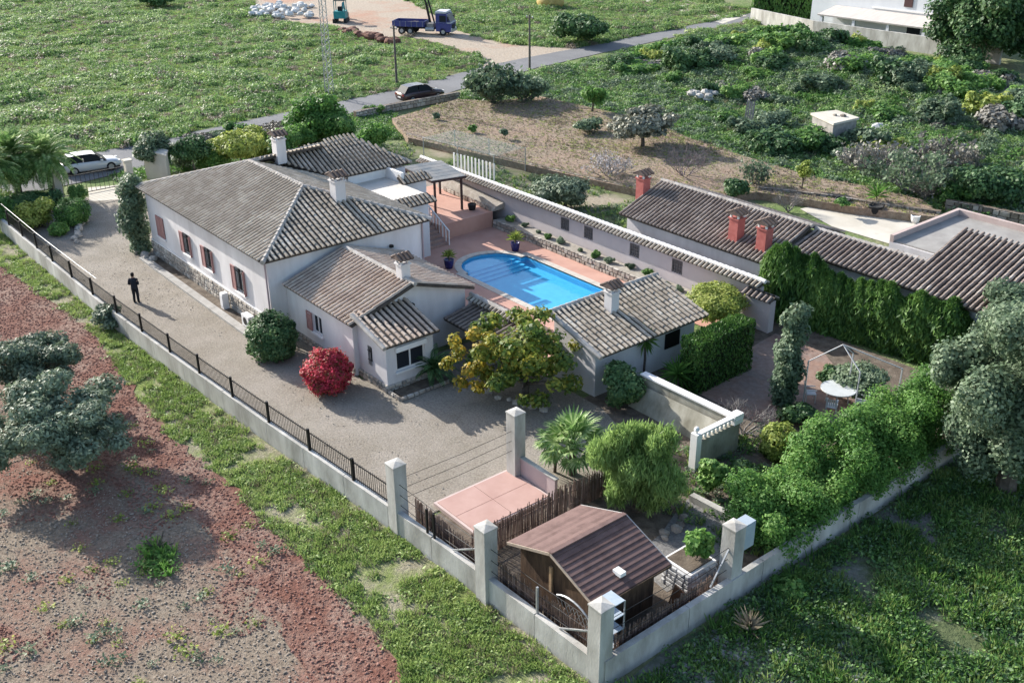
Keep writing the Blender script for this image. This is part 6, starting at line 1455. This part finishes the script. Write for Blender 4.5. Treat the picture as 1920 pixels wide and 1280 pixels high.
# blue lorry
TB = mat('lorry_blue', (.03, .04, .20), (.05, .06, .26), 2, .4, spec=.5)
a = at(742, 62); c = at(858, 66); d = c-a; Lt = 8.4
tk = thing('lorry', 'blue flatbed lorry with crane arm parked on the dirt lot', 'lorry', (*((a+c)/2)[:2], .02), math.atan2(d.y, d.x), local=True)
b = MB(); b.box(-4.2, 3.0, -.45, .45, .7, .95); b.build('chassis', BLACK, tk)
for s, (x0, x1, y0, y1) in enumerate(((-4.4, .1, -1.25, -1.19), (-4.4, .1, 1.19, 1.25), (-4.4, -4.34, -1.19, 1.19), (.04, .1, -1.19, 1.19))):
    b = MB(); b.box(x0, x1, y0, y1, 1.05, 1.75); b.build('side_board', TB, tk)
for i in range(6):
    b = MB(); x = -4.1+i*.8; b.box(x, x+.06, -1.29, -1.252, 1.05, 1.75); b.build('rib', mat('lorry_rib', (.3, .3, .36)), tk)
b = MB(); b.box(-4.34, .04, -1.19, 1.19, 1.0, 1.08); b.build('bed', BLACK, tk); b = MB(); b.blob((-2, 0, 1.25), 1.9, .95, .35, 10, 6, .2); b.build('load', SOIL, tk)
b = MB(); V = []
for x, z0, z1, w in ((1.75, .75, 2.75, 1.2), (1.8, .55, 2.85, 1.22), (3.3, .5, 2.8, 1.22), (3.75, .5, 1.75, 1.2), (3.85, .55, 1.6, 1.15)):
    V += [(x, -w, z0), (x, -w, z1), (x, w, z1), (x, w, z0)]
F = []
for i in range(4):
    for j in range(4): F.append((i*4+j, i*4+(j+1) % 4, i*4+4+(j+1) % 4, i*4+4+j))
F += [(3, 2, 1, 0), (16, 17, 18, 19)]; b.add(V, F); b.build('cab', TB, tk)
b = MB(); b.box(1.7, 3.2, -1.15, 1.15, 2.86, 3.1); b.build('roof_deflector', mat('lorry_white', (.6, .62, .66)), tk)
b = MB(); b.add([(3.34, -1.1, 2.72), (3.34, 1.1, 2.72), (3.77, 1.1, 1.8), (3.77, -1.1, 1.8)], [(0, 3, 2, 1)]); b.build('windscreen', GLASS, tk)
for s in (-1, 1):
    b = MB(); b.box(2.3, 3.2, min(s*1.225, s*1.24), max(s*1.225, s*1.24), 1.8, 2.6); b.build('side_window', GLASS, tk)
    b = MB(); b.box(3.5, 3.6, min(s*1.25, s*1.55), max(s*1.25, s*1.55), 1.9, 2.5); b.build('wing_mirror', BLACK, tk)
    b = MB(); b.box(3.83, 3.9, min(s*.7, s*1.1), max(s*.7, s*1.1), .75, .95); b.build('headlight', WHITE2, tk)
    for x in (-3.1, -1.9, 2.75):
        b = MB(); b.tube([(x, s*.95, .5), (x, s*1.22, .5)], .5, 18); wo = b.build('wheel', BLACK, tk); b = MB(); b.tube([(x, s*1.2, .5), (x, s*1.235, .5)], .26, 12); b.build('rim', GREYM, wo)
b = MB(); b.box(1.7, 3.88, -1.22, 1.22, 1.62, 1.72); b.build('trim_stripe', MATS['lorry_white'], tk)
b = MB(); b.box(3.86, 3.98, -1.2, 1.2, .45, .8); b.build('bumper', GREYM, tk)
b = MB(); b.box(3.84, 3.9, -.65, .65, .85, 1.4); b.build('grille', BLACK, tk)
for sy in (-1, 1):
    b = MB(); b.tube([(.2, sy*.85, .75), (1.4, sy*.85, .75)], .28, 12); b.build('fuel_tank', GREYM, tk)
    for x in (-3.1, -1.9):
        b = MB(); b.box(x-.58, x+.58, sy*1.08-.15, sy*1.08+.15, 1.0, 1.04); b.build('mudguard', BLACK, tk)
b = MB(); b.box(.4, 1.3, -.9, .9, .95, 1.5); b.build('crane_base', mat('crane_grey', (.25, .23, .22), (.36, .34, .32), 4), tk)
b = MB(); b.bar((.6, 0, 1.5), (.15, 0, 3.9), .26, .26); b.bar((1.2, 0, 1.5), (.3, 0, 4.9), .18, .18); b.build('crane_column', DARKM, tk)
b = MB(); b.bar((.15, 0, 3.9), (-.9, .3, 6.2), .2, .2); b.bar((-.9, .3, 6.2), (-2.6, .5, 5.4), .16, .16); b.build('crane_arm', DARKM, tk)
# small excavator
TE = mat('teal_paint', (.02, .24, .26), (.04, .30, .32), 2, .5)
a = at(640, 42); ex = thing('mini_excavator', 'teal mini excavator with dark roof canopy on the dirt lot', 'excavator', (a.x, a.y, .02), 2.4, local=True)
for s in (-1, 1):
    b = MB(); b.box(-1.2, 1.2, s*.8-.2, s*.8+.2, 0, .55); b.build('track', BLACK, ex)
b = MB(); b.box(-1.0, .8, -.85, .85, .6, 1.6); b.build('body', TE, ex)
b = MB(); b.box(-.8, .6, -.8, .8, 3.0, 3.12); b.build('canopy', DARKM, ex)
for x in (-.75, .55):
    for y in (-.75, .75): b = MB(); b.box(x-.05, x+.05, y-.05, y+.05, 1.6, 3.0); b.build('canopy_post', TE, ex)
b = MB(); b.box(-.5, .0, -.3, .3, 1.6, 2.2); b.build('seat', BLACK, ex)
b = MB(); b.bar((.8, 0, 1.2), (2.2, 0, 2.4), .25, .3); b.bar((2.2, 0, 2.4), (3.2, 0, 1.0), .2, .25); b.build('boom', TE, ex)
b = MB(); b.prism([(3.0, -.4), (3.6, -.4), (3.6, .4), (3.0, .4)], .2, .9); b.build('bucket', DARKM, ex)
# tarpaulins in the scrub
for px, py, m_, lb, s in ((1722, 226, mat('tarp_green', (.03, .25, .16), (.05, .33, .22), 2, .5), 'green tarpaulin lying in the scrub below the hut', 1.0), (1690, 222, mat('tarp_navy', (.015, .02, .06), (.03, .035, .09), 2, .5), 'navy blue tarpaulin heap beside the green one', .8), (1655, 252, mat('tarp_white', (.5, .5, .52), (.62, .62, .64), 2, .6), 'crumpled white sacks at the near side of the hut', .8)):
    p = at(px, py); t = thing('tarpaulin', lb, 'tarpaulin', p[:]); b = MB(); b.blob((p.x, p.y, .35), 1.7*s, 1.1*s, .55, 12, 7, .22); b.build('sheet', m_, t)
tm_ = thing('plank_stack', 'a few grey planks leaning among the bushes beside the broken stones', 'planks', at(1395, 232)[:]); p = at(1395, 236)
for i in range(4): MB().bar((p.x+i*.25, p.y, 0), (p.x+i*.25-.9, p.y+1.4, 1.9), .14, .05).build('plank', mat('grey_plank', (.2, .18, .17), (.32, .29, .27), 4), tm_)
# ------------------------------------------------------------ person
def skin(name, pts, edges, rad, m, parent, sub=1):
    me = bpy.data.meshes.new(name); me.from_pydata(pts, edges, []); me.materials.append(m)
    o = link(name, me, parent)
    o.modifiers.new('skin', 'SKIN'); sk = me.skin_vertices[0].data
    for i, r_ in enumerate(rad): sk[i].radius = (r_, r_) if isinstance(r_, (int, float)) else r_
    sk[0].use_root = True
    s = o.modifiers.new('sub', 'SUBSURF'); s.levels = sub; s.render_levels = sub
    return o
pb_ = at(257, 567)
face = math.atan2(*( -(at(257, 567)-at(300, 500)) ).yx)
pe = thing('person', 'person in dark clothes standing on the gravel drive with hands held in front', 'person', (pb_.x, pb_.y, .012), face, local=True)
SKINM = mat('skin', (.45, .27, .19), None, rough=.6); CLB = mat('dark_shirt', (.018, .02, .03), (.03, .032, .045), 8, .9); CLT = mat('dark_trousers', (.016, .017, .024), (.026, .028, .036), 8, .9)
# body joints: x forward, y left
J = [(0, 0, .94), (0, 0, 1.12), (0, 0, 1.34), (.0, 0, 1.47), (.02, 0, 1.56), (.025, 0, 1.66), (.01, 0, 1.735),
     (0, .18, 1.40), (-.05, .235, 1.14), (.16, .15, 1.04), (.25, .08, 1.09),
     (0, -.18, 1.40), (-.05, -.235, 1.14), (.16, -.15, 1.04), (.25, -.08, 1.09),
     (.0, .09, .88), (.04, .105, .48), (-.03, .115, .08), (.12, .125, .04),
     (.0, -.09, .88), (.0, -.105, .48), (-.05, -.115, .08), (.10, -.125, .04)]
Ed = [(0, 1), (1, 2), (2, 3), (3, 4), (4, 5), (5, 6), (2, 7), (7, 8), (8, 9), (9, 10), (2, 11), (11, 12), (12, 13), (13, 14), (0, 15), (15, 16), (16, 17), (17, 18), (0, 19), (19, 20), (20, 21), (21, 22)]
Rd = [(.12, .10), (.12, .09), (.13, .10), .055, .078, .10, .082, .055, .042, .033, .03, .055, .042, .033, .03, .08, .056, .04, .035, .08, .056, .04, .035]
skin('body', J, Ed, Rd, SKINM, pe, 2)
def loft(b, rings, n=14):
    """closed tube through ellipses (centre, radius front-back, radius across)"""
    V = []; F = []
    for (cx, cy, cz), rx, ry in rings:
        for q in range(n): a = 2*PI*q/n; V.append((cx+rx*math.cos(a), cy+ry*math.sin(a), cz))
    for i in range(len(rings)-1):
        for q in range(n): F.append((i*n+q, i*n+(q+1) % n, (i+1)*n+(q+1) % n, (i+1)*n+q))
    F += [tuple(range(n))[::-1], tuple(range((len(rings)-1)*n, len(rings)*n))]
    return b.add(V, F)
b = MB(); loft(b, [((0, 0, .90), .135, .185), ((0, 0, .97), .138, .188), ((-.01, 0, 1.12), .125, .172), ((-.01, 0, 1.28), .132, .196), ((-.005, 0, 1.38), .125, .215), ((0, 0, 1.44), .10, .17), ((0, 0, 1.475), .075, .10), ((.005, 0, 1.50), .066, .07)])
for sy in (-1, 1):
    b.tube([(0, sy*.15, 1.40), (-.005, sy*.205, 1.37), (-.03, sy*.235, 1.25), (-.05, sy*.248, 1.13), (.0, sy*.225, 1.10)], [.085, .082, .07, .062, .058], 10)
b.build('shirt', CLB, pe, True)
b = MB(); loft(b, [((0, 0, .80), .125, .17), ((0, 0, .90), .13, .18), ((0, 0, .99), .128, .176)])
for sy, kx, fx in ((1, .04, -.03), (-1, 0, -.05)):
    b.tube([(0, sy*.085, .93), (.01, sy*.095, .78), (kx, sy*.107, .48), (fx+.02, sy*.112, .28), (fx, sy*.115, .07)], [.105, .105, .078, .07, .066], 10)
b.build('trousers', CLT, pe, True)
for sy, x in ((1, -.03), (-1, -.05)):
    b = MB(); b.blob((x+.05, sy*.12, .05), .145, .052, .055, 12, 7, .02); b.build('shoe', BLACK, pe, True)
b = MB(); b.blob((-.005, 0, 1.715), .108, .096, .098, 14, 9, .03); b.blob((-.05, 0, 1.65), .068, .085, .085, 12, 7, .03); b.build('hair', mat('dark_hair', (.012, .01, .01), None, rough=.7), pe, True)
for sy in (-1, 1):
    b = MB(); b.blob((.02, sy*.098, 1.655), .022, .012, .034, 8, 5, .03); b.build('ear', SKINM, pe, True)
    b = MB(); b.blob((.118, sy*.035, 1.675), .010, .014, .008, 8, 5, .02); b.build('eye', BLACK, pe, True)
b = MB(); b.blob((.127, 0, 1.645), .018, .014, .024, 8, 5, .02); b.build('nose', SKINM, pe, True)
b = MB(); b.blob((.115, 0, 1.605), .010, .026, .006, 8, 5, .02); b.build('mouth', mat('lips', (.35, .13, .11)), pe, True)
for s_ in (-1, 1):
    for i in range(4):
        b = MB(); y = s_*(.075-.016*i); b.tube([(.25, s_*(.08-.012*i), 1.10-.012*i), (.30, y, 1.112-.018*i), (.325, y-s_*.028, 1.10-.018*i)], [.011, .010, .008], 6); b.build('finger', SKINM, pe)
    b = MB(); b.tube([(.25, s_*.07, 1.115), (.285, s_*.04, 1.14)], [.012, .009], 6); b.build('thumb', SKINM, pe)
ph = thing('controller', 'small dark handheld controller held by the person on the drive', 'controller', (pb_.x, pb_.y, 1.1), face, local=True)
b = MB(); b.box(.285, .36, -.075, .075, -.02, .01); b.build('body', BLACK, ph)
# aerial wire over the drive
